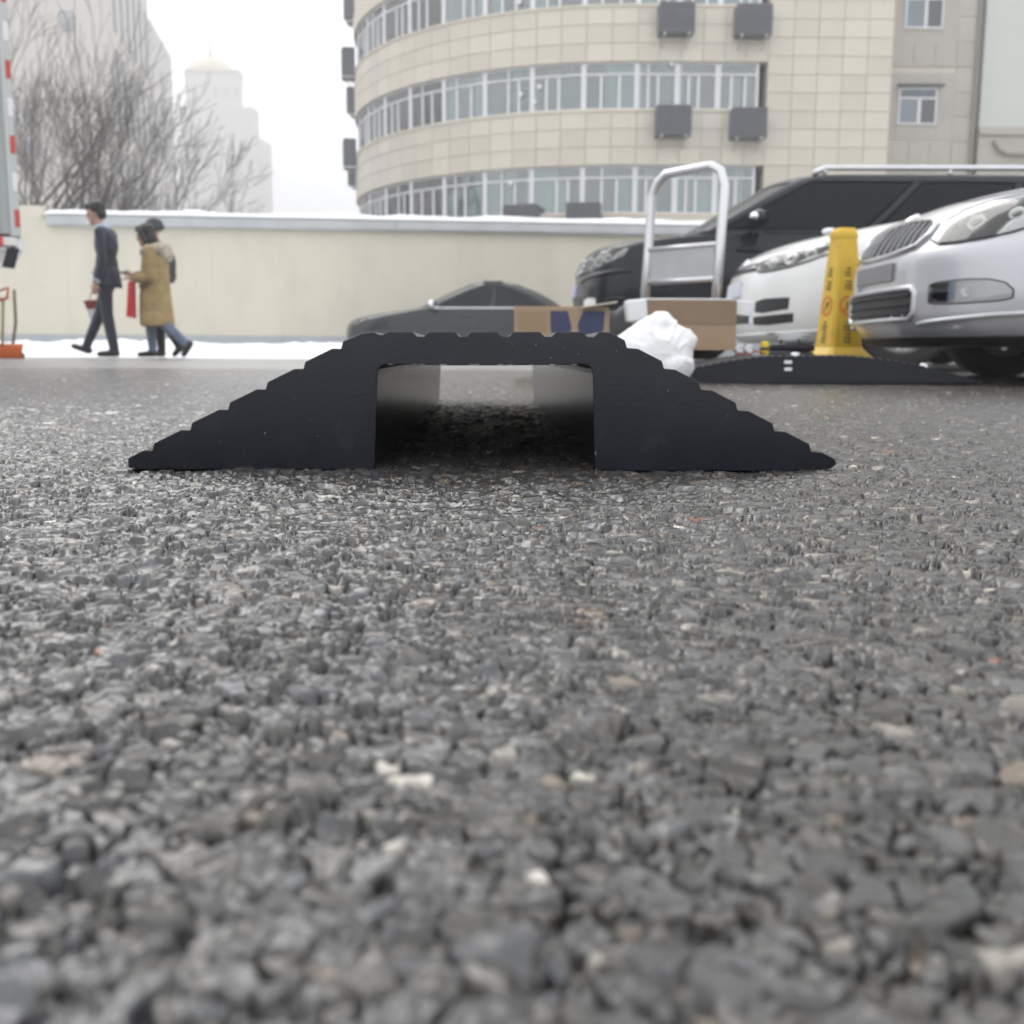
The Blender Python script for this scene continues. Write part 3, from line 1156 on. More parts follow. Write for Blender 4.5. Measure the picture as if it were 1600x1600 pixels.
wallbox([(FX(291), T2 + 2.4), (FX(376), T2 + 2.4), (FX(386, 9), T2 + 9), (FX(383, 30), T2 + 30), (FX(297, 30), T2 + 30)], FZ(108) + .01, FZ(105), 'cornice', M_far, dome)
zc0, zc1 = FZ(104), FZ(74)
rdm = (FX(378) - FX(295)) / 2
MB().lathe([(rdm, zc0), (rdm * .98, zc0 + 1), (rdm * .86, zc0 + (zc1 - zc0) * .38), (rdm * .58, zc0 + (zc1 - zc0) * .7), (rdm * .25, zc0 + (zc1 - zc0) * .92), (.9, zc1), (.7, zc1 + 1.2)], 16, c=(FX(336, 11), T2 + 11, 0)).build('dome_roof', M_dome, dome)
MB().tube([(FX(336, 11), T2 + 11, zc1), (FX(336, 11), T2 + 11, FZ(55)), (FX(336, 11), T2 + 11, FZ(26))], [.8, .45, .15], 6).build('spire', M_far, dome)
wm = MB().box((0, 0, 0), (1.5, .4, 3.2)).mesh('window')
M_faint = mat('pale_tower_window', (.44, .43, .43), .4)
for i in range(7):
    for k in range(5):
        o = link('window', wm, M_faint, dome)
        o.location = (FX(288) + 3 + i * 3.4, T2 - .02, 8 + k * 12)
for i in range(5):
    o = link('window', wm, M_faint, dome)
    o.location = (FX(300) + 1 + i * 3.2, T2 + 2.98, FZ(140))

# a low grey van roof / shed seen between the trunks behind the wall
# ------------------------------------------------------------------ bare trees
def bare_tree(name, base, height, lean, seed, label, spread=.5, r0=.16, depth=6):
    rd = random.Random(seed)
    t = empty(name, base)
    trunk, crown = MB(), MB()
    def grow(p, d, L, r, lev, mbx):
        n = 4 if lev < 3 else (3 if lev < 5 else 2)
        pts, rads = [p], [r]
        dd = d.copy()
        for i in range(n):
            dd = (dd + Vector((rd.gauss(0, .10), rd.gauss(0, .10), rd.gauss(.02, .07)))).normalized()
            p = p + dd * (L / n)
            pts.append(p)
            rads.append(max(r * (1 - .45 * (i + 1) / n), .0072))
        mbx.tube(pts, rads, 6 if lev < 2 else (4 if lev < 4 else 3), caps=False)
        if lev >= depth: return
        k = rd.choice([2, 3, 3]) if lev < 3 else rd.choice([2, 3, 3])
        for j in range(k):
            i0 = n if j == 0 else rd.randint(max(1, n - 3), n)
            q = pts[i0]
            az = rd.uniform(0, 2 * PI)
            sp = spread * rd.uniform(.5, 1.15) * (0.55 if j == 0 else 1)
            o1 = dd.orthogonal().normalized()
            o2 = dd.cross(o1)
            nd = (dd * math.cos(sp) + (o1 * math.cos(az) + o2 * math.sin(az)) * math.sin(sp))
            nd = (nd + Vector((0, 0, .14)) + lean * .1).normalized()
            grow(q, nd, L * rd.uniform(.70, .90), rads[i0] * rd.uniform(.62, .8), lev + 1, crown)
    grow(Vector((0, 0, 0)), (Vector((0, 0, 1)) + lean).normalized(), height * .26, r0, 0, trunk)
    trunk.build('trunk', M_bark, t, smooth=True, fix=False)
    crown.build('crown', M_bark, t, smooth=True, fix=False)
    tag(t, label, 'tree', 'bare winter trees behind the wall')
    return t


tree_specs = [
    (38, 33, 9.0, Vector((.45, 0, 0)), .20, 'bare grey tree leaning right beside the truck corner'),
    (98, 35, 9.0, Vector((.36, .1, 0)), .20, 'bare grey tree with a thick forked stem left of the coping end'),
    (-25, 37, 11.5, Vector((.28, 0, 0)), .20, 'tall bare tree rising in front of the beige tower face'),
    (165, 37, 7.6, Vector((.22, .1, 0)), .18, 'bare tree with dense twigs before the beige tower corner'),
    (128, 41, 9.0, Vector((.14, 0, 0)), .18, 'bare upright tree between the leaning trees'),
    (262, 38, 5.4, Vector((.34, 0, 0)), .13, 'small bare tree leaning toward the domed tower'),
    (205, 42, 7.4, Vector((.14, 0, 0)), .15, 'slender bare tree behind the dense twigs'),
    (60, 46, 10.0, Vector((.22, 0, 0)), .17, 'bare tree far behind the forked stem'),
    (318, 50, 4.6, Vector((.05, 0, 0)), .08, 'low thin bare tree in front of the domed tower foot'),
    (398, 52, 4.8, Vector((.0, 0, 0)), .07, 'low thin bare tree right of the domed tower'),
]
for i, (px, Y, h_, ln, r0, lab) in enumerate(tree_specs):
    q = P(px, 500, Y)
    bare_tree('bare_tree', (q.x - ln.x * 1.6, Y, .0), h_ * 1.22, ln, 40 + i * 3, lab, .52, r0 * 1.5, 6)

# ------------------------------------------------------------------ cars
def catmull(levels, n):
    A = np.array(levels, float)
    k = len(A)
    t = np.linspace(0, k - 1, n)
    out = []
    for u in t:
        i = min(int(u), k - 2)
        f = u - i
        p0, p1, p2, p3 = A[max(i - 1, 0)], A[i], A[i + 1], A[min(i + 2, k - 1)]
        m1, m2 = (p2 - p0) / 2, (p3 - p1) / 2
        out.append((2 * f ** 3 - 3 * f ** 2 + 1) * p1 + (f ** 3 - 2 * f ** 2 + f) * m1 + (-2 * f ** 3 + 3 * f ** 2) * p2 + (f ** 3 - f ** 2) * m2)
    return np.array(out)


def tmap(t):
    a = abs(t)
    return math.copysign(float(np.interp(a, [0, .45, .9, 1], [0, .27, .72, 1])), t) if a < 1 else t


class Stack:
    """body shell made of plan contours: level = z, x front, x rear, half width, front rounding, rear rounding, fullness"""
    def __init__(s, levels, n=34):
        s.L = catmull(levels, n)

    def at(s, z):
        return np.array([np.interp(z, s.L[:, 0], s.L[:, i]) for i in range(s.L.shape[1])])

    def pt(s, t, z, off=0.0, lev=None):
        l = s.at(z) if lev is None else lev
        z_, xf, xr, w, af, ar, n = l
        sg = 1 if t >= 0 else -1
        a = abs(t)
        if a <= 1:
            ph = a * PI / 2
            x = xf - af + af * max(math.cos(ph), 0) ** (2 / n)
            y = w * math.sin(ph) ** (2 / n)
        elif a <= 2:
            x = (xf - af) + (xr + ar - xf + af) * (a - 1)
            y = w
        else:
            ph = (3 - a) * PI / 2
            x = xr + ar - ar * max(math.cos(ph), 0) ** (2 / n)
            y = w * math.sin(ph) ** (2 / n)
        return Vector((x, sg * y, z_))

    def nrm(s, t, z):
        e = .004
        z1, z0 = min(z + e, s.L[-1, 0]), max(z - e, s.L[0, 0])
        a = s.pt(t + .01, z) - s.pt(t - .01, z)
        b = s.pt(t, z1) - s.pt(t, z0)
        n = a.cross(b)
        return n.normalized() if n.length > 1e-9 else Vector((1, 0, 0))

    def on(s, t, z, off):
        return s.pt(t, z) + s.nrm(t, z) * off

    TS = [-3 + .1 * i for i in range(10)] + [-2 + i / 14 for i in range(14)] + [-1 + i / 16 for i in range(32)] + [1 + i / 14 for i in range(14)] + [2 + .1 * i for i in range(10)]

    def grid(s):
        return [[s.pt(t, l[0], lev=l) for t in s.TS] for l in s.L]

    def shell(s, name, m, parent, caps=True):
        g = s.grid()
        n = len(s.TS)
        vs = [p for r in g for p in r]
        fs = []
        for j in range(len(g) - 1):
            for i in range(n):
                fs.append((j * n + i, j * n + (i + 1) % n, (j + 1) * n + (i + 1) % n, (j + 1) * n + i))
        for (row, flip) in ((0, True), (len(g) - 1, False)):
            # cap as strips between mirrored points
            for i in range(n // 2):
                a, b = i, i + 1
                c, d = (n - i) % n, (n - i - 1) % n
                q = [row * n + a % n, row * n + b % n, row * n + d, row * n + c]
                q2 = []
                for e in q:
                    if e not in q2: q2.append(e)
                if len(q2) >= 3: fs.append(tuple(q2))
        return MB().add(vs, fs).build(name, m, parent, smooth=True, angle=R(38))


def patch(st, cols, off, name, m, parent, depth=.02, nz=4, side=1, nsub=3):
    """closed raised patch on a body shell; cols = [(t, zlow, zhigh)]"""
    c2_ = []
    for i in range(len(cols) - 1):
        for k in range(nsub):
            f = k / nsub
            c2_.append(tuple(cols[i][j] * (1 - f) + cols[i + 1][j] * f for j in range(3)))
    c2_.append(cols[-1])
    nc = len(c2_)
    vs, fs = [], []
    for lay in (off, off - depth):
        for (t, a, b) in c2_:
            for k in range(nz + 1):
                vs.append(st.on(tmap(t * side), a + (b - a) * k / nz, lay))
    N = nc * (nz + 1)
    for i in range(nc - 1):
        for k in range(nz):
            a = i * (nz + 1) + k
            q = (a, a + nz + 1, a + nz + 2, a + 1)
            fs.append(q)
            fs.append(tuple(e + N for e in reversed(q)))
    ring = [i * (nz + 1) for i in range(nc)] + [(nc - 1) * (nz + 1) + k for k in range(1, nz + 1)] + [i * (nz + 1) + nz for i in range(nc - 2, -1, -1)] + [k for k in range(nz - 1, 0, -1)]
    for i in range(len(ring)):
        a, b = ring[i], ring[(i + 1) % len(ring)]
        fs.append((a, b, b + N, a + N))
    return MB().add(vs, fs).build(name, m, parent, smooth=True, angle=R(40))


def strip_on(st, pts, off, rad, name, m, parent, n=6, sides=(1,)):
    mb = MB()
    for sd_ in sides:
        pp = []
        for i in range(len(pts) - 1):
            for k in range(5):
                f = k / 5
                pp.append(st.on(tmap((pts[i][0] * (1 - f) + pts[i + 1][0] * f) * sd_), pts[i][1] * (1 - f) + pts[i + 1][1] * f, off))
        pp.append(st.on(tmap(pts[-1][0] * sd_), pts[-1][1], off))
        mb.tube(pp, rad, n)
    return mb.build(name, m, parent, smooth=True)


def wheel(parent, x, y, r, rim, sgn, mrim, spokes=5):
    """wheel with tyre, rim, spokes; axle along y, outside towards sgn"""
    rot = Matrix.Rotation(-PI / 2 * sgn, 3, 'X')
    w = .205
    hub = empty('wheel', (x, y, r))
    hub.parent = parent
    # the outside face is local +z
    MB().lathe([(rim * .98, -w / 2 + .02), (r - .03, -w / 2), (r - .008, -w / 2 + .03), (r, -w / 4), (r, w / 4), (r - .008, w / 2 - .03), (r - .03, w / 2), (rim + .012, w / 2 - .006), (rim * .98, w / 2 - .02), (rim * .98, -w / 2 + .02)], 40, rot=rot).build('tyre', M_tyre, hub, smooth=True, angle=R(45))
    mb = MB()
    mb.lathe([(rim, -w / 2 + .02), (rim, w / 2 - .02), (rim - .02, w / 2 - .01), (rim - .03, w / 2 - .03), (rim - .035, -w / 2 + .03), (rim, -w / 2 + .02)], 36, rot=rot)
    mb.lathe([(0, .062), (.045, .058), (.06, .03), (.06, -.02), (0, -.02)], 18, rot=rot)
    for k in range(spokes):
        a = 2 * PI * k / spokes + .35
        for da in (-.13, .13):
            d1 = Vector((math.cos(a), math.sin(a), 0))
            d2 = Vector((math.cos(a + da), math.sin(a + da), 0))
            p0 = rot @ (d1 * .04 + Vector((0, 0, .035)))
            p1 = rot @ (d2 * (rim - .02) + Vector((0, 0, .06)))
            mb.tube([p0, (p0 + p1) / 2, p1], [.022, .018, .02], 6)
    mb.build('rim', mrim, hub, smooth=True, angle=R(50))
    MB().lathe([(0, -.03), (rim * .75, -.03), (rim * .75, -.045), (0, -.045)], 24, rot=rot).build('brake_disc', M_black, hub)
    return hub


def cut_arches(body, wheels, rad, ymax):
    for (x, z) in wheels:
        for s in (1, -1):
            mb = MB().lathe([(0, -.17), (rad, -.17), (rad, .17), (0, .17)], 36, c=(x, s * (ymax - .08), z), rot=Matrix.Rotation(PI / 2, 3, 'X'))
            c = mb.build('cutter', None)
            md = body.modifiers.new('arch', 'BOOLEAN')
            md.operation = 'DIFFERENCE'
            md.solver = 'EXACT'
            md.object = c
    me = eval_mesh(body)
    cs_ = [m_.object for m_ in body.modifiers]
    body.modifiers.clear()
    old = body.data
    body.data = me
    for c in cs_: bpy.data.objects.remove(c)
    bpy.data.meshes.remove(old)
    bm = bmesh.new()
    bm.from_mesh(body.data)
    bm.to_mesh(body.data)
    bm.free()
    try: body.data.set_sharp_from_angle(angle=R(38))
    except Exception: pass


def greenhouse(st, car, paint, zroof, pillars, tw=.80, trear=2.25):
    """roof, pillars and windows out of one stack; pillars = [(t0, t1)] on the side"""
    zs_ = [l[0] for l in st.L]
    def sub(name, m, cond, off=0.0, both=True):
        vs, fs, key = [], [], {}
        TS = [-3 + i * .025 for i in range(241)]
        for j in range(len(zs_) - 1):
            for i in range(240):
                ta, tb = TS[i], TS[i + 1]
                zm = (zs_[j] + zs_[j + 1]) / 2
                if not cond((ta + tb) / 2, zm): continue
                q = []
                for (t, jj) in ((ta, j), (tb, j), (tb, j + 1), (ta, j + 1)):
                    kk = (round(t, 4), jj)
                    if kk not in key:
                        key[kk] = len(vs)
                        p = st.pt(t, zs_[jj], lev=st.L[jj])
                        if off: p = p + st.nrm(t, zs_[jj]) * off
                        vs.append(p)
                    q.append(key[kk])
                fs.append(tuple(q))
        if not fs: return None
        o = MB().add(vs, fs).build(name, m, car, smooth=True, fix=False)
        sm = o.modifiers.new('thick', 'SOLIDIFY')
        sm.thickness = .02
        sm.offset = -1
        return o
    isp = lambda t: any(a <= abs(t) <= b for a, b in pillars)
    zt = zroof
    zb_ = zs_[0] + .02
    glass = lambda t, z: zb_ < z < zt and not isp(t)
    rf = sub('roof', paint, lambda t, z: not glass(t, z))
    # roof lid
    top = st.L[-1]
    pts = [st.pt(t, top[0], lev=top) for t in Stack.TS]
    n = len(pts)
    cx_ = sum(p.x for p in pts) / n
    rings = []
    for k, f in enumerate((1, .8, .5, .2)):
        rings += [Vector((cx_ + (p.x - cx_) * f, p.y * f, p.z + .035 * (1 - f * f))) for p in pts]
    fs = []
    for k in range(3):
        for i in range(n):
            fs.append((k * n + i, k * n + (i + 1) % n, (k + 1) * n + (i + 1) % n, (k + 1) * n + i))
    fs.append(tuple(3 * n + i for i in range(n)))
    MB().add(rings, fs).build('roof_panel', paint, car, smooth=True)
    sub('windscreen', M_dkgl, lambda t, z: glass(t, z) and abs(t) < tw, -.006)
    sub('rear_window', M_dkgl, lambda t, z: glass(t, z) and abs(t) > trear, -.006)
    # side windows between pillars
    edges = [tw] + [e for p in pillars for e in p] + [trear]
    cuts = []
    ps = sorted(pillars)
    lo = ps[0][1]
    for p in ps[1:]:
        cuts.append((lo, p[0]))
        lo = p[1]
    if lo < trear: cuts.append((lo, trear))
    for (a, b) in cuts:
        for s_ in (1, -1):
            sub('side_window', M_dkgl, lambda t, z: glass(t, z) and a < t * s_ < b, -.006)


def mirror(car, x, y, z, paint, s):
    mb = MB()
    mb.ball((x, y + s * .14, z), (.07, .12, .075), 14, 9)
    mb.tube([(x + .02, y - s * .01, z - .06), (x, y + s * .07, z - .03)], [.03, .025], 8)
    o = mb.build('side_mirror', paint, car, smooth=True)
    MB().box((x - .055, y + s * .14, z), (.04, .2, .11), bev=.015).build('mirror_glass', M_dkgl, o)
    MB().ball((x + .035, y + s * .15, z + .005), (.045, .10, .045), 12, 8).build('mirror_cap', M_chrome, o, smooth=True)
    return o


def headlamp(st, car, cols, side, deep=.03, parts=True, bulb=None):
    back = patch(st, cols, -.004, 'headlight', M_lampback, car, .05, 4, side)
    l = patch(st, [(t, a + .006, b - .006) for t, a, b in cols], .008, 'lens', M_lens, back, .006, 4, side)
    k = 0
    for (t, z, r) in (bulb or []):
        p = st.on(tmap(t * side), z, -.002)
        n_ = st.nrm(tmap(t * side), z)
        q = Vector((0, 0, 1)).rotation_difference(n_).to_matrix()
        MB().lathe([(r, .004), (r * .92, .0045), (r * .6, .0015), (r * .3, .001), (0, .003), (0, -.02), (r, -.02), (r, .004)], 18, c=p, rot=q).build('reflector', M_lampref, back, smooth=True, angle=R(50))
    return back


M_lampback = mat('lamp_housing', (.80, .80, .77), .3, metal=.15, var=.22, vscale=22)
M_lampref = mat('lamp_reflector', (.86, .86, .86), .22, metal=.4)
M_silver = mat('silver_paint', (.53, .54, .575), .32, metal=.45, coat=.8)
M_whitep = mat('white_paint', (.76, .77, .77), .35, coat=.7)
M_blackp = mat('black_paint', (.007, .009, .014), .25, spec=.25, coat=.22)
M_darkp = mat('dark_grey_paint', (.007, .009, .012), .2, spec=.3, coat=.3)
M_alloy = mat('alloy', (.62, .62, .62), .3, metal=.7)
M_plate = mat('plate_blank', (.45, .48, .66), .4)

def undercarriage(car, L, w, z=.22):
    MB().box((-L / 2, 0, z + .08), (L - .9, w * 1.5, .16), bev=.03).build('underbody', M_black, car)


# --- silver hatchback, nearest bay
M_gsl = mat('grey_grille_slat', (.22, .225, .24), .35)


def silver_car():
    car = empty('silver_car', (1.57, 4.72, gz(4.7)), PI)
    tag(car, 'silver car with vertical slat grille and clear round cornered headlight', 'car', 'cars parked in the bays')
    B = Stack([(.165, -.16, -4.40, .78, .60, .4, 2.3), (.20, -.07, -4.48, .835, .62, .4, 2.35), (.27, -.012, -4.52, .865, .62, .4, 2.4), (.34, -.004, -4.54, .88, .62, .4, 2.4), (.47, -.006, -4.55, .885, .62, .4, 2.4),
               (.56, -.012, -4.55, .885, .62, .4, 2.4), (.62, -.04, -4.54, .885, .62, .4, 2.4), (.68, -.075, -4.53, .882, .62, .38, 2.4), (.74, -.12, -4.52, .875, .62, .36, 2.4), (.79, -.19, -4.52, .865, .62, .34, 2.4),
               (.84, -.33, -4.5, .85, .62, .32, 2.4), (.885, -.60, -4.48, .835, .60, .3, 2.4), (.92, -.92, -4.46, .82, .5, .3, 2.5), (.95, -1.25, -4.44, .80, .42, .3, 2.5)], 52)
    body = B.shell('body', M_silver, car)
    cut_arches(body, [(-.93, .31), (-3.5, .31)], .36, .885)
    G = Stack([(.935, -1.58, -4.36, .80, .35, .35, 2.6), (1.1, -1.82, -4.25, .765, .36, .35, 2.6), (1.3, -2.12, -4.05, .70, .38, .35, 2.6), (1.41, -2.32, -3.85, .64, .40, .38, 2.5), (1.45, -2.48, -3.7, .58, .42, .40, 2.4)], 22)
    greenhouse(G, car, M_silver, 1.39, [(.72, .98), (1.42, 1.46), (1.85, 2.3)], .72, 2.3)
    for s in (1, -1): mirror(car, -1.85, s * .84, 1.0, M_silver, s)
    undercarriage(car, 4.5, .85)
    for x in (-.93, -3.5):
        for s in (1, -1): wheel(car, x, s * .785, .31, .205, s, M_alloy)
    # grille
    cols = [(-.40, .655, .70), (-.34, .605, .722), (-.15, .585, .74), (0, .582, .742), (.15, .585, .74), (.34, .605, .722), (.40, .655, .70)]
    g = patch(B, cols, .003, 'grille', M_black, car, .03, 5, 1, 5)
    for k in range(13):
        t = -.35 + .70 * k / 12
        za = np.interp(t, [-.42, -.36, 0, .36, .42], [.665, .612, .588, .612, .665])
        zb = np.interp(t, [-.42, -.36, 0, .36, .42], [.695, .715, .737, .715, .695])
        MB().tube([B.on(tmap(t), za + .004, .010), B.on(tmap(t), (za + zb) / 2, .013), B.on(tmap(t), zb - .004, .010)], .0065, 6).build('slat', M_gsl, g)
    ring = [(c[0], c[1]) for c in cols] + [(c[0], c[2]) for c in reversed(cols)] + [(cols[0][0], cols[0][1])]
    strip_on(B, ring, .008, .012, 'grille_surround', M_chrome, car)
    MB().lathe([(0, .012), (.03, .010), (.038, .004), (.038, -.01), (0, -.01)], 20, c=B.on(0, .772, .004), rot=Vector((0, 0, 1)).rotation_difference(B.nrm(0, .772)).to_matrix()).build('badge', M_chrome, car, smooth=True, angle=R(40))
    # headlights
    hc = [(.45, .625, .70), (.50, .60, .745), (.58, .598, .775), (.68, .605, .79), (.78, .625, .795), (.88, .66, .79), (.95, .70, .77)]
    for s in (1, -1):
        headlamp(B, car, hc, s, bulb=[(.60, .685, .036), (.74, .705, .030)])
        strip_on(B, [(c[0] * s, c[1]) for c in hc], .003, .004, 'headlight_seam', M_black, car)
        strip_on(B, [(c[0] * s, c[2]) for c in hc], .003, .004, 'headlight_seam', M_black, car)
    # plate carrier and lower grille
    patch(B, [(-.2, .465, .545), (.2, .465, .545)], .012, 'plate_holder', mat('grey_plate', (.20, .20, .21), .45), car, .02, 2, 1, 4)
    lg = [(-.42, .31, .40), (-.38, .285, .425), (.38, .285, .425), (.42, .31, .40)]
    lgo = patch(B, lg, .002, 'lower_grille', M_black, car, .03, 4, 1, 6)
    for z in (.315, .35, .39):
        MB().tube([B.on(tmap(-.37 + .74 * i / 12), z, .006) for i in range(13)], .006, 5).build('slat', M_rub2, lgo)
    ring = [(c[0], c[1]) for c in lg] + [(c[0], c[2]) for c in reversed(lg)] + [(lg[0][0], lg[0][1])]
    strip_on(B, ring, .002, .014, 'lower_grille_frame', M_silver, car)
    # fog lamps
    fl = [(.50, .352, .428), (.53, .345, .437), (.64, .342, .442), (.74, .345, .437), (.80, .350, .42), (.83, .358, .39)]
    for s in (1, -1):
        headlamp(B, car, fl, s, bulb=[(.66, .393, .026)])
        strip_on(B, [(c[0] * s, c[1]) for c in fl] + [(c[0] * s, c[2]) for c in reversed(fl)] + [(fl[0][0] * s, fl[0][1])], .001, .003, 'lamp_seam', M_black, car)
    # chrome-like lower crease and lip
    strip_on(B, [(-1.0, .30), (-.78, .292), (-.5, .27), (-.44, .262)], .003, .012, 'bumper_crease', M_silver, car, 6)
    strip_on(B, [(1.0, .30), (.78, .292), (.5, .27), (.44, .262)], .003, .012, 'bumper_crease', M_silver, car, 6)
    patch(B, [(-.95, .168, .205), (.95, .168, .205)], .006, 'chin_lip', M_black, car, .02, 2, 1, 18)
    strip_on(B, [(-.44, .80), (-.3, .812), (0, .825), (.3, .812), (.44, .80), (.7, .815), (.95, .80)], .0, .0035, 'hood_seam', M_black, car)
    return car


sc_ = silver_car()
sc_.scale = (1, 1, .895)
for c_ in sc_.children:
    if c_.name.startswith('wheel'):
        c_.scale = (1, 1, 1 / .895)
        c_.location.z = .31 / .895


def white_car():
    car = empty('white_car', (1.50, 7.35, gz(7.3)), PI)
    tag(car, 'white hatchback parked between the silver car and the black off-roader', 'car', 'cars parked in the bays')
    B = Stack([(.17, -.14, -4.0, .78, .6, .4, 2.4), (.21, -.05, -4.08, .83, .6, .4, 2.4), (.29, -.0, -4.12, .86, .6, .4, 2.4), (.42, 0, -4.15, .88, .6, .4, 2.4), (.55, -.01, -4.15, .88, .6, .4, 2.4), (.64, -.04, -4.15, .88, .6, .4, 2.4),
               (.70, -.08, -4.14, .875, .6, .38, 2.4), (.76, -.17, -4.13, .865, .6, .36, 2.4), (.82, -.34, -4.12, .85, .58, .34, 2.4), (.88, -.62, -4.1, .835, .55, .3, 2.4), (.93, -.9, -4.08, .82, .5, .3, 2.5), (.97, -1.15, -4.05, .80, .42, .3, 2.5)], 46)
    body = B.shell('body', M_whitep, car)
    cut_arches(body, [(-.86, .315), (-3.4, .315)], .365, .88)
    G = Stack([(.955, -1.62, -3.98, .80, .35, .3, 2.6), (1.12, -1.92, -3.9, .76, .36, .3, 2.6), (1.28, -2.22, -3.8, .69, .38, .32, 2.6), (1.365, -2.42, -3.7, .63, .40, .35, 2.5), (1.40, -2.58, -3.6, .57, .42, .38, 2.4)], 22)
    greenhouse(G, car, M_whitep, 1.345, [(.72, .98), (1.45, 1.49), (1.88, 2.3)], .72, 2.3)
    for s in (1, -1): mirror(car, -1.9, s * .84, 1.0, M_whitep, s)
    undercarriage(car, 4.1, .85)
    for x in (-.86, -3.4):
        for s in (1, -1): wheel(car, x, s * .79, .315, .215, s, M_alloy)
    hc = [(.40, .63, .67), (.48, .612, .70), (.60, .615, .735), (.72, .63, .76), (.84, .66, .775), (.93, .70, .775)]
    for s in (1, -1):
        headlamp(B, car, hc, s, bulb=[(.55, .665, .036), (.68, .685, .046), (.8, .705, .036)])
        strip_on(B, [(c[0] * s, c[1] - .004) for c in hc], .002, .006, 'headlight_seam', M_black, car)
    patch(B, [(-.38, .62, .675), (.38, .62, .675)], .004, 'grille', M_black, car, .03, 2, 1, 8)
    strip_on(B, [(-.38, .648), (0, .648), (.38, .648)], .008, .007, 'grille_bar', M_chrome, car)
    MB().lathe([(0, .012), (.045, .010), (.05, -.01), (0, -.01)], 18, c=B.on(0, .69, .004), rot=Vector((0, 0, 1)).rotation_difference(B.nrm(0, .69)).to_matrix()).build('badge', M_chrome, car, smooth=True, angle=R(40))
    lg = patch(B, [(-.40, .29, .42), (.40, .29, .42)], .003, 'lower_grille', M_black, car, .03, 3, 1, 10)
    for z in (.335, .378): strip_on(B, [(-.39, z), (0, z), (.39, z)], .006, .006, 'slat', M_ac, lg)
    for s in (1, -1):
        patch(B, [(.48, .36, .425), (.56, .35, .44), (.76, .37, .44)], .003, 'fog_grille', M_black, car, .02, 3, s)
        patch(B, [(.47, .28, .33), (.6, .275, .335), (.80, .29, .345)], .003, 'lower_duct', M_black, car, .02, 3, s)
    patch(B, [(-.19, .47, .565), (.19, .47, .565)], .012, 'plate', mat('plate_pale', (.62, .63, .72), .5), car, .015, 2, 1, 4)
    strip_on(B, [(-1.0, .24), (-.6, .225), (0, .22), (.6, .225), (1.0, .24)], .003, .012, 'bumper_lip', M_whitep, car)
    strip_on(B, [(-.9, .78), (-.5, .74), (0, .735), (.5, .74), (.9, .78)], .0, .003, 'hood_seam', M_black, car)
    MB().ball((-.55, .3, .885), (.05, .06, .022), 10, 6).build('washer_jet', M_whitep, car, smooth=True)
    return car


white_car()


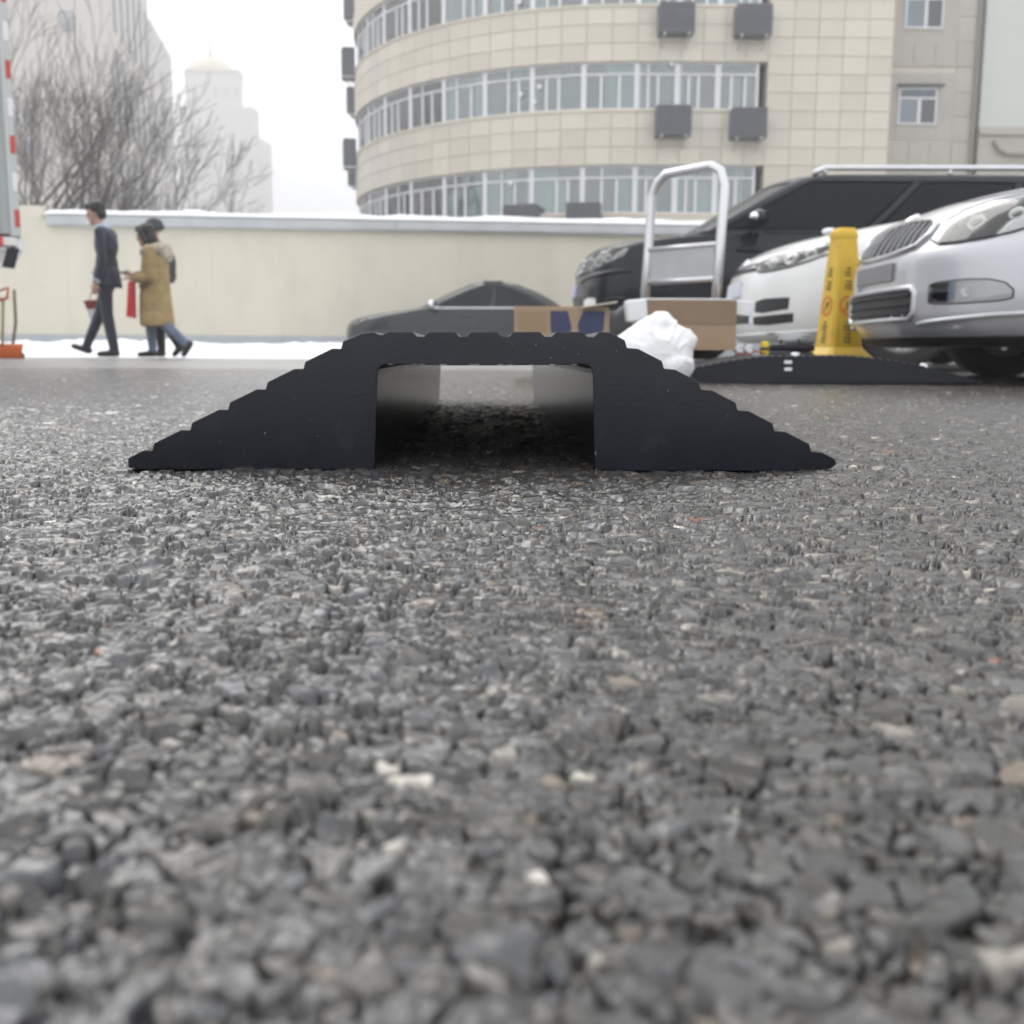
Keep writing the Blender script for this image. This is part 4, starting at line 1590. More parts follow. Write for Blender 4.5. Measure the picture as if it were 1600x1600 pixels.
def suv():
    car = empty('black_off_roader', (.56, 9.85, gz(9.8)), PI)
    tag(car, 'tall black off-road car with silver roof rails and tinted windows', 'car', 'cars parked in the bays')
    B = Stack([(.28, -.22, -4.62, .82, .5, .3, 2.5), (.33, -.12, -4.72, .88, .5, .3, 2.6), (.42, -.03, -4.77, .925, .5, .3, 2.7), (.60, 0, -4.8, .945, .5, .3, 2.7), (.75, -.015, -4.8, .95, .5, .3, 2.7), (.88, -.05, -4.8, .945, .5, .3, 2.7),
               (.97, -.09, -4.79, .935, .5, .28, 2.7), (1.03, -.16, -4.78, .92, .5, .26, 2.7), (1.07, -.34, -4.77, .91, .48, .25, 2.7), (1.11, -.68, -4.76, .90, .45, .25, 2.7), (1.15, -1.08, -4.75, .885, .4, .25, 2.7)], 44)
    body = B.shell('body', M_blackp, car)
    cut_arches(body, [(-.95, .37), (-3.72, .37)], .43, .95)
    G = Stack([(1.13, -.84, -4.72, .885, .3, .22, 2.8), (1.30, -1.12, -4.68, .845, .32, .22, 2.8), (1.48, -1.42, -4.62, .79, .34, .24, 2.8), (1.60, -1.63, -4.56, .745, .36, .26, 2.7), (1.645, -1.74, -4.5, .70, .38, .3, 2.6), (1.665, -1.9, -4.42, .64, .4, .32, 2.5)], 26)
    greenhouse(G, car, M_blackp, 1.575, [(.72, .985), (1.34, 1.37), (1.70, 1.73), (2.02, 2.3)], .72, 2.3)
    for s in (1, -1):
        mirror(car, -1.42, s * .92, 1.23, M_darkp, s)
        mb = MB()
        mb.tube([(-1.95, s * .66, 1.66), (-2.05, s * .665, 1.712), (-4.05, s * .665, 1.72), (-4.2, s * .66, 1.665)], .026, 8)
        for x in (-2.05, -3.1, -4.05): mb.tube([(x, s * .665, 1.715), (x, s * .66, 1.645)], .02, 6)
        mb.build('roof_rail', M_alu, car, smooth=True)
        strip_on(B, [(1.05, 1.135), (1.5, 1.14), (2.0, 1.14)], .004, .010, 'belt_trim', M_black, car, 5, (s,))
        for t in (1.2, 1.62):
            p = B.on(t * s, .98, .02)
            MB().box(p, (.2, .03, .03), bev=.01).build('door_handle', M_blackp, car)
        for t in (1.06, 1.385, 1.76):
            strip_on(B, [(t, .45), (t, .8), (t, 1.12)], .001, .004, 'door_seam', M_black, car, 4, (s,))
        strip_on(B, [(.99, .47), (1.4, .47), (1.85, .47)], .01, .022, 'running_board', M_black, car, 6, (s,))
    undercarriage(car, 4.8, .9, .32)
    for x in (-.95, -3.72):
        for s in (1, -1): wheel(car, x, s * .84, .37, .235, s, M_alloy, 6)
    hc = [(.42, .82, .965), (.50, .80, .985), (.62, .805, .99), (.74, .83, .995), (.86, .87, 1.0), (.93, .92, .995)]
    for s in (1, -1):
        headlamp(B, car, hc, s, bulb=[(.52, .885, .06), (.66, .90, .055), (.78, .92, .04)])
        strip_on(B, [(.36, .735), (.55, .76), (.8, .78), (.97, .80)], .006, .018, 'bumper_crease', M_darkp, car, 6, (s,))
        o = patch(B, [(.52, .50, .56), (.6, .49, .58), (.72, .50, .575)], .004, 'fog_lamp', M_lampback, car, .02, 3, s)
    g = patch(B, [(-.40, .79, .965), (.40, .79, .965)], .004, 'grille', M_black, car, .03, 4, 1, 8)
    for z in (.83, .875, .92): strip_on(B, [(-.39, z), (0, z), (.39, z)], .010, .012, 'slat', M_chrome, g)
    patch(B, [(-.45, .45, .60), (.45, .45, .60)], .003, 'lower_grille', M_black, car, .03, 3, 1, 8)
    patch(B, [(-.2, .61, .72), (.2, .61, .72)], .02, 'plate', M_plate, car, .02, 2, 1, 4)
    strip_on(B, [(-.95, 1.005), (-.5, 1.0), (0, .99), (.5, 1.0), (.95, 1.005)], .0, .004, 'hood_seam', M_black, car)
    # wipers
    return car


suv().scale = (1, 1, .955)


def sedan():
    car = empty('dark_sedan', (-3.22, 20.9, .065), PI)
    tag(car, 'low dark grey sedan parked along the cream wall', 'car')
    B = Stack([(.18, -.2, -4.5, .78, .7, .5, 2.2), (.24, -.06, -4.6, .85, .7, .5, 2.2), (.36, 0, -4.68, .89, .7, .5, 2.2), (.52, 0, -4.7, .905, .7, .5, 2.2), (.63, -.04, -4.7, .905, .7, .5, 2.2), (.70, -.12, -4.68, .90, .7, .48, 2.2), (.76, -.28, -4.66, .885, .68, .45, 2.2),
               (.82, -.6, -4.64, .87, .65, .42, 2.3), (.88, -1.0, -4.6, .85, .55, .4, 2.4), (.93, -1.35, -4.55, .83, .45, .38, 2.5)], 40)
    body = B.shell('body', M_darkp, car)
    cut_arches(body, [(-.92, .33), (-3.65, .33)], .385, .905)
    G = Stack([(.915, -1.35, -4.25, .83, .42, .4, 2.5), (1.1, -1.72, -4.0, .77, .42, .42, 2.5), (1.28, -2.1, -3.65, .69, .44, .45, 2.4), (1.38, -2.36, -3.35, .62, .46, .48, 2.4), (1.42, -2.55, -3.15, .56, .48, .5, 2.3)], 22)
    greenhouse(G, car, M_darkp, 1.355, [(.74, .985), (1.48, 1.53), (2.0, 2.3)], .74, 2.3)
    for s in (1, -1):
        mirror(car, -1.72, s * .88, .98, M_alu, s)
        strip_on(B, [(1.0, .915), (1.5, .922), (2.1, .925)], .006, .016, 'chrome_belt', M_chrome, car, 5, (s,))
        p = B.on(1.42 * s, .76, .02)
        MB().box(p, (.2, .03, .03), bev=.01).build('door_handle', M_darkp, car)
        for t in (1.12, 1.5):
            strip_on(B, [(t, .35), (t, .6), (t, .9)], .001, .004, 'door_seam', M_black, car, 4, (s,))
    undercarriage(car, 4.6, .88)
    for x in (-.92, -3.65):
        for s in (1, -1): wheel(car, x, s * .80, .33, .235, s, M_alloy)
    hc = [(.42, .58, .64), (.52, .565, .675), (.66, .575, .71), (.78, .60, .73), (.86, .64, .73)]
    for s in (1, -1): headlamp(B, car, hc, s, bulb=[(.56, .62, .04), (.68, .645, .045)])
    patch(B, [(-.3, .42, .66), (.3, .42, .66)], .004, 'grille', M_black, car, .03, 3, 1, 8)
    patch(B, [(-.5, .25, .34), (.5, .25, .34)], .004, 'lower_grille', M_black, car, .03, 3, 1, 8)
    return car


sedan()

# ------------------------------------------------------------------ platform trolley and the load
def gv(x, y): return Vector((x, y, gz(y)))
tr = empty('platform_trolley', (0.62, 5.12, gz(5.1)))
tag(tr, 'platform trolley with a bent aluminium tube handle', 'trolley')
hl, hr = Vector((.655, 5.45, 0)), Vector((.955, 5.12, 0))      # handle feet in world plan
org = Vector((0.62, 5.12, 0))
hd = (hr - hl).normalized()
nb = Vector((hd.y, -hd.x, 0))           # towards the deck (front left)
if nb.y > 0: nb = -nb
deck_c = (hl + hr) / 2 + nb * .36 - org
rz_ = math.atan2(hd.y, hd.x)
Mr = Matrix.Rotation(rz_, 3, 'Z')
MB().box((deck_c.x, deck_c.y, .105), (.50, .76, .035), Mr, bev=.012).build('deck', M_black, tr)
for sx in (-1, 1):
    for sy in (-1, 1):
        q = deck_c + Mr @ Vector((sx * .19, sy * .30, 0))
        w = MB()
        w.lathe([(0, -.012), (.032, -.012), (.042, -.008), (.042, .008), (.032, .012), (0, .012)], 18, c=(q.x, q.y, .042), rot=Matrix.Rotation(PI / 2, 3, 'X') )
        wo = w.build('castor', M_tyre, tr, smooth=True, angle=R(40))
        MB().box((q.x, q.y, .07), (.05, .05, .035), bev=.006).build('fork', M_steel, wo)
tilt = nb * -.06
hz = P(1110, 250, 5.14).z - gz(5.1)
hp_ = []
a0, b0 = hl - org, hr - org
tl = Vector((0, 0, .12))
zt_ = hz - .012
pa = [a0 + tl, a0 + tilt * .6 + Vector((0, 0, zt_ * .62)), a0 + tilt * .9 + Vector((0, 0, zt_ - .11)), a0 + hd * .03 + tilt + Vector((0, 0, zt_ - .045)), a0 + hd * .085 + tilt + Vector((0, 0, zt_ - .006)),
      b0 - hd * .085 + tilt + Vector((0, 0, zt_)), b0 - hd * .03 + tilt + Vector((0, 0, zt_ - .03)), b0 + tilt * .9 + Vector((0, 0, zt_ - .10)), b0 + tilt * .6 + Vector((0, 0, zt_ * .62)), b0 + tl]
MB().tube(pa, .0235, 12).build('handle', M_alu, tr, smooth=True)
for zz in (.62, .46):
    MB().tube([a0 + tilt * zz * .8 + Vector((0, 0, hz * zz)), b0 + tilt * zz * .8 + Vector((0, 0, hz * zz))], .014, 8).build('cross_bar', M_alu, tr, smooth=True)
ctr = (a0 + b0) / 2 + tilt * .45
MB().box((ctr.x, ctr.y, hz * .54), ((hr - hl).length - .05, .006, hz * .145), Mr).build('back_plate', mat('grey_acrylic', (.45, .47, .49), .25, var=.1, vscale=9), tr)

DZ = gz(5.1) + .1225 + .002
# open cardboard box on the deck
bx = empty('open_cardboard_box', (P(1073, 540, 4.86).x, 5.0, DZ))
tag(bx, 'brown open cardboard box standing on the trolley', 'box')
W_, D_, H_ = .425, .30, P(1073, 470, 4.86).z - DZ
th = .006
MB().box((0, -D_ / 2, H_ / 2), (W_, th, H_)).box((0, D_ / 2, H_ / 2), (W_, th, H_)).box((-W_ / 2 - th / 2, 0, H_ / 2), (th, D_ + th, H_)).box((W_ / 2 + th / 2, 0, H_ / 2), (th, D_ + th, H_)).box((0, 0, th / 2), (W_, D_ - th, th)).build('carton', M_kraft, bx)
MB().box((0, -D_ / 2 - .008, H_ - .052), (W_, .004, .105), Matrix.Rotation(R(5), 3, 'X')).build('flap', M_kraftd, bx)
MB().box((0, D_ / 2 + .05, H_ + .005), (W_, .1, .004), Matrix.Rotation(R(12), 3, 'X')).build('flap', M_kraftd, bx)
mb = MB().box((W_ / 2 + .042, -.06, H_ - .032), (.08, .16, .066), Matrix.Rotation(R(6), 3, 'Y'), bev=.006)
mb.build('folded_sheet', M_bag, bx)
MB().box((-W_ / 2 - .02, -.12, H_ - .045), (.095, .1, .1), Matrix.Rotation(R(-5), 3, 'Y'), bev=.012).build('foam_corner', M_bag, bx)
MB().box((-.0, -D_ / 2 + .02, H_ + .006), (W_ - .02, .06, .008), bev=.003).build('paper_edge', M_white, bx)

# printed long carton
pc = empty('printed_carton', (P(878, 500, 4.85).x, 4.97, DZ))
tag(pc, 'long kraft carton with dark blue printed patches on the trolley end', 'box')
cw_, cd_, ch_ = P(952, 480, 4.85).x - P(803, 480, 4.85).x, .24, P(880, 479, 4.85).z - DZ
MB().box((0, 0, ch_ / 2), (cw_, cd_, ch_), bev=.004).build('carton', M_kraft, pc)
MB().box((0, 0, ch_ + .0015), (cw_ + .004, .06, .002)).build('packing_tape', M_tape, pc)
def blob(cx, w, h, skew):
    pts = [(cx - w / 2, -h / 2), (cx + w * .28, -h * .5), (cx + w / 2, -h * .1), (cx + w * .42 + skew, h / 2), (cx - w * .45 + skew, h / 2), (cx - w * .58, .05 * h)]
    b = MB()
    b.add([(x, -cd_ / 2 - .0012, ch_ * .56 + z) for x, z in pts], [tuple(range(6))])
    return b.build('printed_patch', M_blue, pc)
blob(.0, .09, .13, -.012)
blob(.135, .11, .13, .012)
MB().add([(x, -cd_ / 2 - .0012, ch_ * .7 + z) for x, z in ((-.20, -.06), (-.07, -.06), (-.07, .035), (-.20, .035))], [(0, 1, 2, 3)]).build('printed_frame', mat('kraft_print', (.30, .21, .13), .8), pc)
MB().box((cw_ / 2 - .05, -.1, ch_ + .008), (.16, .14, .006), Matrix.Rotation(R(-9), 3, 'Y')).build('torn_flap', M_tape, pc)

# ------------------------------------------------------------------ organic shapes by voxel union
def organic(name, prims, voxel, mats, parent=None, smooth=8, place_=None):
    """prims: ('c', p0, p1, r0, r1, mat) tapered capsule or ('e', centre, radii, rot, mat); fused into one surface"""
    mb = MB()
    for p in prims:
        if p[0] == 'c':
            a, b = Vector(p[1]), Vector(p[2])
            ax = (b - a)
            L = ax.length
            q = Vector((0, 0, 1)).rotation_difference(ax.normalized()).to_matrix()
            pr = []
            for k in range(5): pr.append((max(p[3] * math.sin(PI / 2 * k / 4), 1e-4), -p[3] * math.cos(PI / 2 * k / 4)))
            for k in range(5): pr.append((max(p[4] * math.cos(PI / 2 * k / 4), 1e-4), L + p[4] * math.sin(PI / 2 * k / 4)))
            mb.lathe(pr, 14, c=a, rot=q)
        else:
            mb.ball(p[1], p[2], 18, 12, rot=p[3])
    o = mb.build(name, None)
    rm = o.modifiers.new('r', 'REMESH')
    rm.mode = 'VOXEL'
    rm.voxel_size = voxel
    if smooth:
        s_ = o.modifiers.new('s', 'SMOOTH')
        s_.iterations = smooth
        s_.factor = .5
    me = eval_mesh(o)
    o.modifiers.clear()
    old = o.data
    o.data = me
    bpy.data.meshes.remove(old)
    me.materials.clear()
    for m in mats: me.materials.append(m)
    n = len(me.polygons)
    if len(mats) > 1:
        c = np.empty(n * 3)
        me.polygons.foreach_get('center', c)
        c = c.reshape(-1, 3)
        D = np.full((len(prims), n), 1e9)
        for i, p in enumerate(prims):
            if p[0] == 'c':
                a, b = np.array(p[1]), np.array(p[2])
                ab = b - a
                t = np.clip(((c - a) @ ab) / (ab @ ab), 0, 1)
                D[i] = np.linalg.norm(c - (a + t[:, None] * ab), axis=1) - (p[3] + (p[4] - p[3]) * t)
            else:
                q = np.array(p[3]) if p[3] is not None else np.eye(3)
                l = (c - np.array(p[1])) @ q / np.array(p[2])
                D[i] = (np.linalg.norm(l, axis=1) - 1) * min(p[2])
        mi = np.array([p[-1] for p in prims])[np.argmin(D, 0)]
        me.polygons.foreach_set('material_index', mi.astype(np.int32))
    me.polygons.foreach_set('use_smooth', [True] * n)
    me.update()
    if parent: o.parent = parent
    return o


# white plastic bag in front of the trolley
bag = empty('white_plastic_bag', (P(1017, 560, 3.95).x, 3.97, gz(3.97)))
tag(bag, 'crumpled white plastic bag lying between the two black ramps', 'bag')
bo = organic('bag_skin', [('e', (.02, 0, .12), (.14, .11, .12), None, 0), ('c', (-.14, .02, .08), (.02, 0, .19), .07, .075, 0), ('c', (.02, 0, .19), (.115, -.01, .165), .075, .055, 0), ('e', (.03, 0, .215), (.075, .07, .055), None, 0),
                          ('c', (.10, 0, .15), (.148, -.01, .172), .05, .014, 0), ('e', (.06, 0, .08), (.10, .11, .08), None, 0), ('e', (.0, 0, .05), (.15, .11, .05), None, 0)], .0045, [M_bag], bag, 14)
V = np.empty(len(bo.data.vertices) * 3)
bo.data.vertices.foreach_get('co', V)
V = V.reshape(-1, 3)
rg = lambda a, b, k: 1 - np.abs(2 * vnoise(a, b, k) - 1)
dn = (rg(V[:, 0] * 14 + V[:, 2] * 8, V[:, 2] * 7 - V[:, 0] * 5 + V[:, 1] * 6, 3) ** 2 - .4) * .007 + (rg(V[:, 0] * 30 - V[:, 2] * 18, V[:, 2] * 14 + V[:, 0] * 9 + V[:, 1] * 12, 4) ** 2 - .4) * .005 \
    + (rg(V[:, 0] * 62 + V[:, 2] * 30, V[:, 2] * 40 + V[:, 1] * 30, 8) ** 2 - .4) * .0015
N = np.empty(len(bo.data.vertices) * 3)
bo.data.vertices.foreach_get('normal', N)
V = V + N.reshape(-1, 3) * dn[:, None]
V[:, 2] = np.maximum(V[:, 2], 0)
bo.data.vertices.foreach_set('co', V.reshape(-1))
bo.data.update()
MB().tube([(.14, -.01, .168), (.158, -.012, .176), (.164, -.01, .186)], [.014, .010, .005], 6).build('knot', M_bag, bag, smooth=True)

# black holdall behind the bag
hb = empty('black_holdall', (P(978, 520, 5.15).x, 5.62, gz(5.6)))
tag(hb, 'black soft bag tucked behind the white plastic bag', 'bag')
organic('holdall_body', [('e', (0, 0, .16), (.15, .12, .16), None, 0), ('e', (-.08, 0, .22), (.10, .1, .12), None, 0), ('e', (.06, 0, .25), (.09, .08, .11), None, 0)], .014, [M_black], hb, 5)
MB().tube([(-.08, -.05, .32), (-.05, -.1, .38), (.02, -.1, .38), (.06, -.05, .34)], .009, 6).build('strap', M_rub2, hb, smooth=True)

# ------------------------------------------------------------------ yellow no parking cone
cy0 = 5.66
cone = empty('yellow_cone', (P(1312, 500, cy0).x, cy0, gz(cy0)), R(14))
tag(cone, 'yellow square no parking cone with black lettering', 'cone')
CHH = P(1330, 357, cy0).z - gz(cy0)
def frust(mb, z0, w0, z1, w1, b=.0):
    vs = []
    for (z, w) in ((z0, w0), (z1, w1)):
        h = w / 2
        c_ = h * .82
        vs += [(-c_, -h, z), (c_, -h, z), (h, -c_, z), (h, c_, z), (c_, h, z), (-c_, h, z), (-h, c_, z), (-h, -c_, z)]
    fs = [tuple(range(7, -1, -1)), tuple(range(8, 16))] + [(i, (i + 1) % 8, (i + 1) % 8 + 8, i + 8) for i in range(8)]
    return mb.add(vs, fs)


b1 = MB()
frust(b1, 0, .285, .035, .285)
frust(b1, .035, .285, .05, .265)
b1.build('base', M_yel, cone)
b2 = MB()
frust(b2, .0505, .27, .062, .285)
frust(b2, .062, .285, .085, .285)
frust(b2, .085, .285, .10, .245)
b2.build('base_flange', M_yel, cone)
b3 = MB()
frust(b3, .1005, .25, .14, .185)
frust(b3, .14, .185, CHH - .02, .102)
frust(b3, CHH - .02, .102, CHH, .085)
b3.build('tapered_body', M_yel, cone)
b4 = MB()
frust(b4, CHH - .05, .114, CHH - .03, .114)
b4.build('top_collar', M_yel, cone)

def cone_face(z, face):
    w = np.interp(z, [.14, CHH - .02], [.185, .102]) / 2
    return w
def text_obj(txt, size, loc, rot, m, parent, name):
    cu = bpy.data.curves.new(name, 'FONT')
    cu.body = txt
    cu.size = size
    cu.align_x = 'CENTER'
    cu.align_y = 'CENTER'
    cu.extrude = .0006
    o = bpy.data.objects.new(name, cu)
    COL.objects.link(o)
    dg = bpy.context.evaluated_depsgraph_get()
    me = bpy.data.meshes.new_from_object(o.evaluated_get(dg))
    bpy.data.objects.remove(o)
    o = link(name, me, m, parent)
    o.location = loc
    o.rotation_euler = rot
    return o


sl = math.atan2((.185 - .102) / 2, CHH - .16)
M_faded = mat('faded_black_print', (.16, .115, .03), .6, var=.3, vscale=60)
M_fadedr = mat('faded_red_print', (.62, .17, .04), .6, var=.2, vscale=60)
# Chinese "no parking" lettering is unreadable at this size: black strokes where the characters stand
def glyph(z, h, seed, rotz):
    g = random.Random(seed)
    b = MB()
    w = cone_face(z, 0)
    for i in range(3):
        zz = (i - 1) * h * .34
        b.box((0, 0, zz), (h * g.uniform(.55, .85), .0012, h * .11))
    b.box((g.uniform(-.1, .1) * h, -.0003, 0), (h * .11, .0012, h * .92))
    b.box((-h * .3, -.0002, -h * .12), (h * .10, .0012, h * .5), Matrix.Rotation(R(18), 3, 'Y'))
    o = b.build('lettering', M_faded, cone)
    r_ = Matrix.Rotation(rotz, 4, 'Z')
    o.matrix_local = r_ @ Matrix.Translation((0, -w - .0012, z)) @ Matrix.Rotation(-sl, 4, 'X')
    return o


for k, rz1 in enumerate((0, -PI / 2)):
    glyph(CHH * .70, .055, 3, rz1)
    glyph(CHH * .61, .055, 5, rz1)
    glyph(CHH * .33, .06, 8, rz1)
    glyph(CHH * .25, .06, 9, rz1)
    w = cone_face(CHH * .47, 0)
    ring = MB()
    n = 28
    vs, fs = [], []
    for i in range(n):
        a = 2 * PI * i / n
        for r_ in (.052, .040): vs.append((r_ * math.cos(a), 0, r_ * math.sin(a)))
    fs = [(2 * i, 2 * ((i + 1) % n), 2 * ((i + 1) % n) + 1, 2 * i + 1) for i in range(n)]
    ring.add(vs, fs)
    ring.box((0, -.0002, 0), (.012, .0008, .092), Matrix.Rotation(R(45), 3, 'Y'))
    o = ring.build('prohibition_ring', M_fadedr, cone)
    o.matrix_local = Matrix.Rotation(rz1, 4, 'Z') @ Matrix.Translation((0, -w - .0012, CHH * .47)) @ Matrix.Rotation(-sl, 4, 'X')
    text_obj('P', .06, (0, 0, 0), (0, 0, 0), M_faded, cone, 'letter').matrix_local = Matrix.Rotation(rz1, 4, 'Z') @ Matrix.Translation((0, -w - .0022, CHH * .47)) @ Matrix.Rotation(PI / 2 - sl, 4, 'X')

# ------------------------------------------------------------------ bits and pieces behind the hump
q = P(1236, 548, 4.95)
tb = empty('black_tool_case', (q.x, 4.98, gz(4.98)))
tag(tb, 'small black tool case behind the hump with a coil of wire on its lid', 'case')
hh = P(1236, 536, 4.95).z - gz(4.98)
MB().box((0, 0, hh * .38), (.20, .13, hh * .74), bev=.012).build('case_body', M_black, tb)
MB().box((0, 0, hh * .86), (.205, .135, hh * .2), bev=.012).build('lid', M_rub2, tb)
MB().tube([(-.04, 0, hh * .95), (-.04, 0, hh + .02), (.04, 0, hh + .02), (.04, 0, hh * .95)], .006, 6).build('grip', M_black, tb)
wl_ = [(math.cos(a * .7) * (.045 + .003 * a) , math.sin(a * .7) * .04, hh + .006 + .0016 * a) for a in range(28)]
tag(MB().tube(wl_, .0035, 5).build('wire_coil', M_steel, None, smooth=True), 'small coil of pale wire lying on the black tool case', 'wire').location = (q.x, 4.98, gz(4.98) + .002)
q = P(1196, 545, 4.86)
tp = empty('tape_roll', (q.x, 4.88, 0))
tag(tp, 'yellow and black tape measure standing behind the hump crest', 'tape measure')
rr_ = Matrix.Rotation(PI / 2, 3, 'X')
MB().box((0, 0, q.z - .0), (.034, .05, .068), bev=.012).build('case', mat('bright_yellow', (.82, .60, .02), .4), tp)
MB().box((0, -.002, q.z), (.036, .052, .014), bev=.004).build('band', M_black, tp)
MB().box((0, 0, (q.z - .034 + gz(4.9)) / 2), (.12, .09, q.z - .034 - gz(4.9))).build('block', M_black, tp)
for (px, nm) in ((1155, 'a'), (1170, 'b')):
    q = P(px, 546, 4.86)
    o = empty('steel_socket', (q.x, 4.87, gz(4.87)))
    MB().lathe([(0, .0), (.020, .0), (.022, .004), (.022, .05), (.016, .052), (.013, .045), (0, .045)], 16, c=(0, .02, q.z - gz(4.87)), rot=Matrix.Rotation(PI / 2, 3, 'X')).build('socket_head', M_steel, o, smooth=True, angle=R(40))
    MB().box((0, 0, (q.z - .024 - gz(4.87)) / 2), (.03, .06, q.z - .024 - gz(4.87))).build('stand_block', M_black, o)
    tag(o, 'round steel socket next to the cardboard box' if nm == 'a' else 'steel socket between the other socket and the yellow tape measure', 'socket', 'steel sockets by the box')
pts = []
for i in range(16):
    px = 1150 + i * 3.2
    qq = P(px, 555 - 2.4 * math.sin(i * .8) - i * .35, 4.80)
    pts.append((qq.x, 4.80 + .02 * math.sin(i), qq.z))
tag(MB().tube(pts, .004, 5).build('red_cable', mat('red_cable', (.35, .05, .04), .5), None, smooth=True), 'thin dark red cable lying over the back edge of the hump', 'cable')

# ------------------------------------------------------------------ truck corner at the left edge
tk = empty('box_truck', (0, 0, 0))
tag(tk, 'grey box truck body with red and white reflective tape on its corner', 'truck')
TY = 8.6
tx = P(31, 365, TY).x
zbed = P(20, 366, TY).z
TL = 4.2
MB().box((tx - TL / 2 - .06, TY + 1.13, zbed + 1.15), (TL, 2.2, 2.3), bev=.01).build('cargo_box', M_grey, tk)
for i in range(14):
    MB().box((tx - .16 - i * .3, TY + .022, zbed + 1.15), (.05, .03, 2.25), bev=.008).build('side_rib', M_grey, tk)
MB().box((tx - .028, TY + .05, zbed + 1.15), (.075, .12, 2.34), bev=.012).build('corner_post', mat('pale_corner_post', (.5, .52, .52), .45), tk)
M_tr, M_tw = mat('tape_red', (.50, .06, .05), .4), mat('tape_white', (.75, .75, .75), .4)
for i in range(9):
    MB().box((tx - .012, TY - .012, zbed + .12 + i * .28), (.036, .006, .135)).build('reflective_strip', M_tr if i % 2 == 0 else M_tw, tk)
MB().box((tx - TL / 2, TY + 1.1, zbed - .07), (TL + .04, 2.0, .12), bev=.01).build('bed_frame', M_steel, tk)
MB().box((tx - .10, TY + .02, zbed - .06), (.16, .05, .07), bev=.012).build('side_marker', mat('pale_marker', (.7, .68, .66), .3), tk)
MB().box((tx - .17, TY + .0, zbed - .06), (.09, .05, .075), bev=.012).build('tail_lamp', mat('red_lamp', (.6, .04, .04), .25), tk)
a_, b_ = P(13, 388, TY), P(31, 388, TY)
c_, d_ = P(24, 420, TY), P(6, 418, TY)
MB().add([(p.x, TY + dy, p.z) for dy in (.0, .03) for p in (a_, b_, c_, d_)], [(0, 1, 2, 3), (7, 6, 5, 4), (0, 4, 5, 1), (1, 5, 6, 2), (2, 6, 7, 3), (3, 7, 4, 0)]).build('mud_flap', M_rub2, tk)
MB().tube([((a_.x + b_.x) / 2, TY + .015, a_.z - .02), ((a_.x + b_.x) / 2, TY + .015, zbed - .08)], .012, 6).build('flap_bracket', M_black, tk)
MB().box((tx - TL / 2 - 1.3, TY + 1.1, zbed - .3), (TL + .6, .8, .22)).build('chassis', M_black, tk)
MB().box((tx - 2.0, TY + 2.14, .80), (2.6, .04, .10)).build('side_guard', M_steel, tk)
for x in (tx - 1.75, tx - 5.0):
    for y in (TY + .2, TY + 2.0):
        wheel(tk, x, y, .42, .26, -1 if y < TY + 1 else 1, M_steel, 6).location.z = .42 + gz(9)
wallbox([(tx - 4.4, TY + .1), (tx - 4.4, TY + 2.1), (tx - 6.0, TY + 2.1), (tx - 6.0, TY + .1)], .5, 2.3, 'cab', mat('blue_cab', (.08, .15, .32), .3, coat=.5), tk)

Mt = Matrix.Translation((tx, TY, 0)) @ Matrix.Rotation(R(27), 4, 'Z') @ Matrix.Translation((-tx, -TY, 0))
tk.location = Mt.translation
tk.rotation_euler = (0, 0, R(27))

# ------------------------------------------------------------------ snow shovels
def shovel(px_blade, yb, px_top, py_top, mh, mbl, label, blade=True, grip=None):
    s = empty('snow_shovel', (P(px_blade, 550, yb).x, yb, gz(yb)))
    tp_ = P(px_top, py_top, yb - .25) - Vector(s.location)
    tp_.y = -.25
    if blade:
        vs, fs = [], []
        n = 8
        for lay in (0, .008):
            for i in range(n + 1):
                a = -.2 + 1.1 * i / n
                for x in (-.24, .24):
                    vs.append((x, -.02 - .14 * math.cos(a) + .10 + lay, .002 + .15 * math.sin(a) + .035))
        N = 2 * (n + 1)
        for i in range(n):
            fs += [(2 * i, 2 * i + 1, 2 * i + 3, 2 * i + 2), (N + 2 * i, N + 2 * i + 2, N + 2 * i + 3, N + 2 * i + 1)]
            fs += [(2 * i, 2 * i + 2, N + 2 * i + 2, N + 2 * i), (2 * i + 1, N + 2 * i + 1, N + 2 * i + 3, 2 * i + 3)]
        fs += [(0, N, N + 1, 1), (2 * n, 2 * n + 1, N + 2 * n + 1, N + 2 * n)]
        MB().add(vs, fs).build('blade', mbl, s, smooth=True, angle=R(40))
    else:
        MB().box((0, 0, .03), (.25, .10, .06), bev=.01).build('blade', mbl, s)
    base = Vector((0, .02, .06))
    mid = (base + tp_) / 2 + Vector((.03 if mh is M_olive else 0, 0, 0))
    MB().tube([base, mid, tp_], .017, 8).build('handle', mh, s, smooth=True)
    if grip is not None:
        MB().tube([tp_ + Vector((-.05, 0, -.02)), tp_ + Vector((-.055, 0, .07)), tp_ + Vector((.055, 0, .10)), tp_ + Vector((.04, 0, .0)), tp_ + Vector((-.05, 0, -.02))], .016, 7).build('grip', grip, s, smooth=True)
    return tag(s, label, 'shovel')


shovel(2, 11.0, 5, 466, M_wood, M_orange, 'orange snow shovel with a pale yellow wooden handle', True, M_orange)
shovel(17, 11.25, 22, 453, M_olive, M_black, 'snow pusher with a crooked olive brown handle', False)

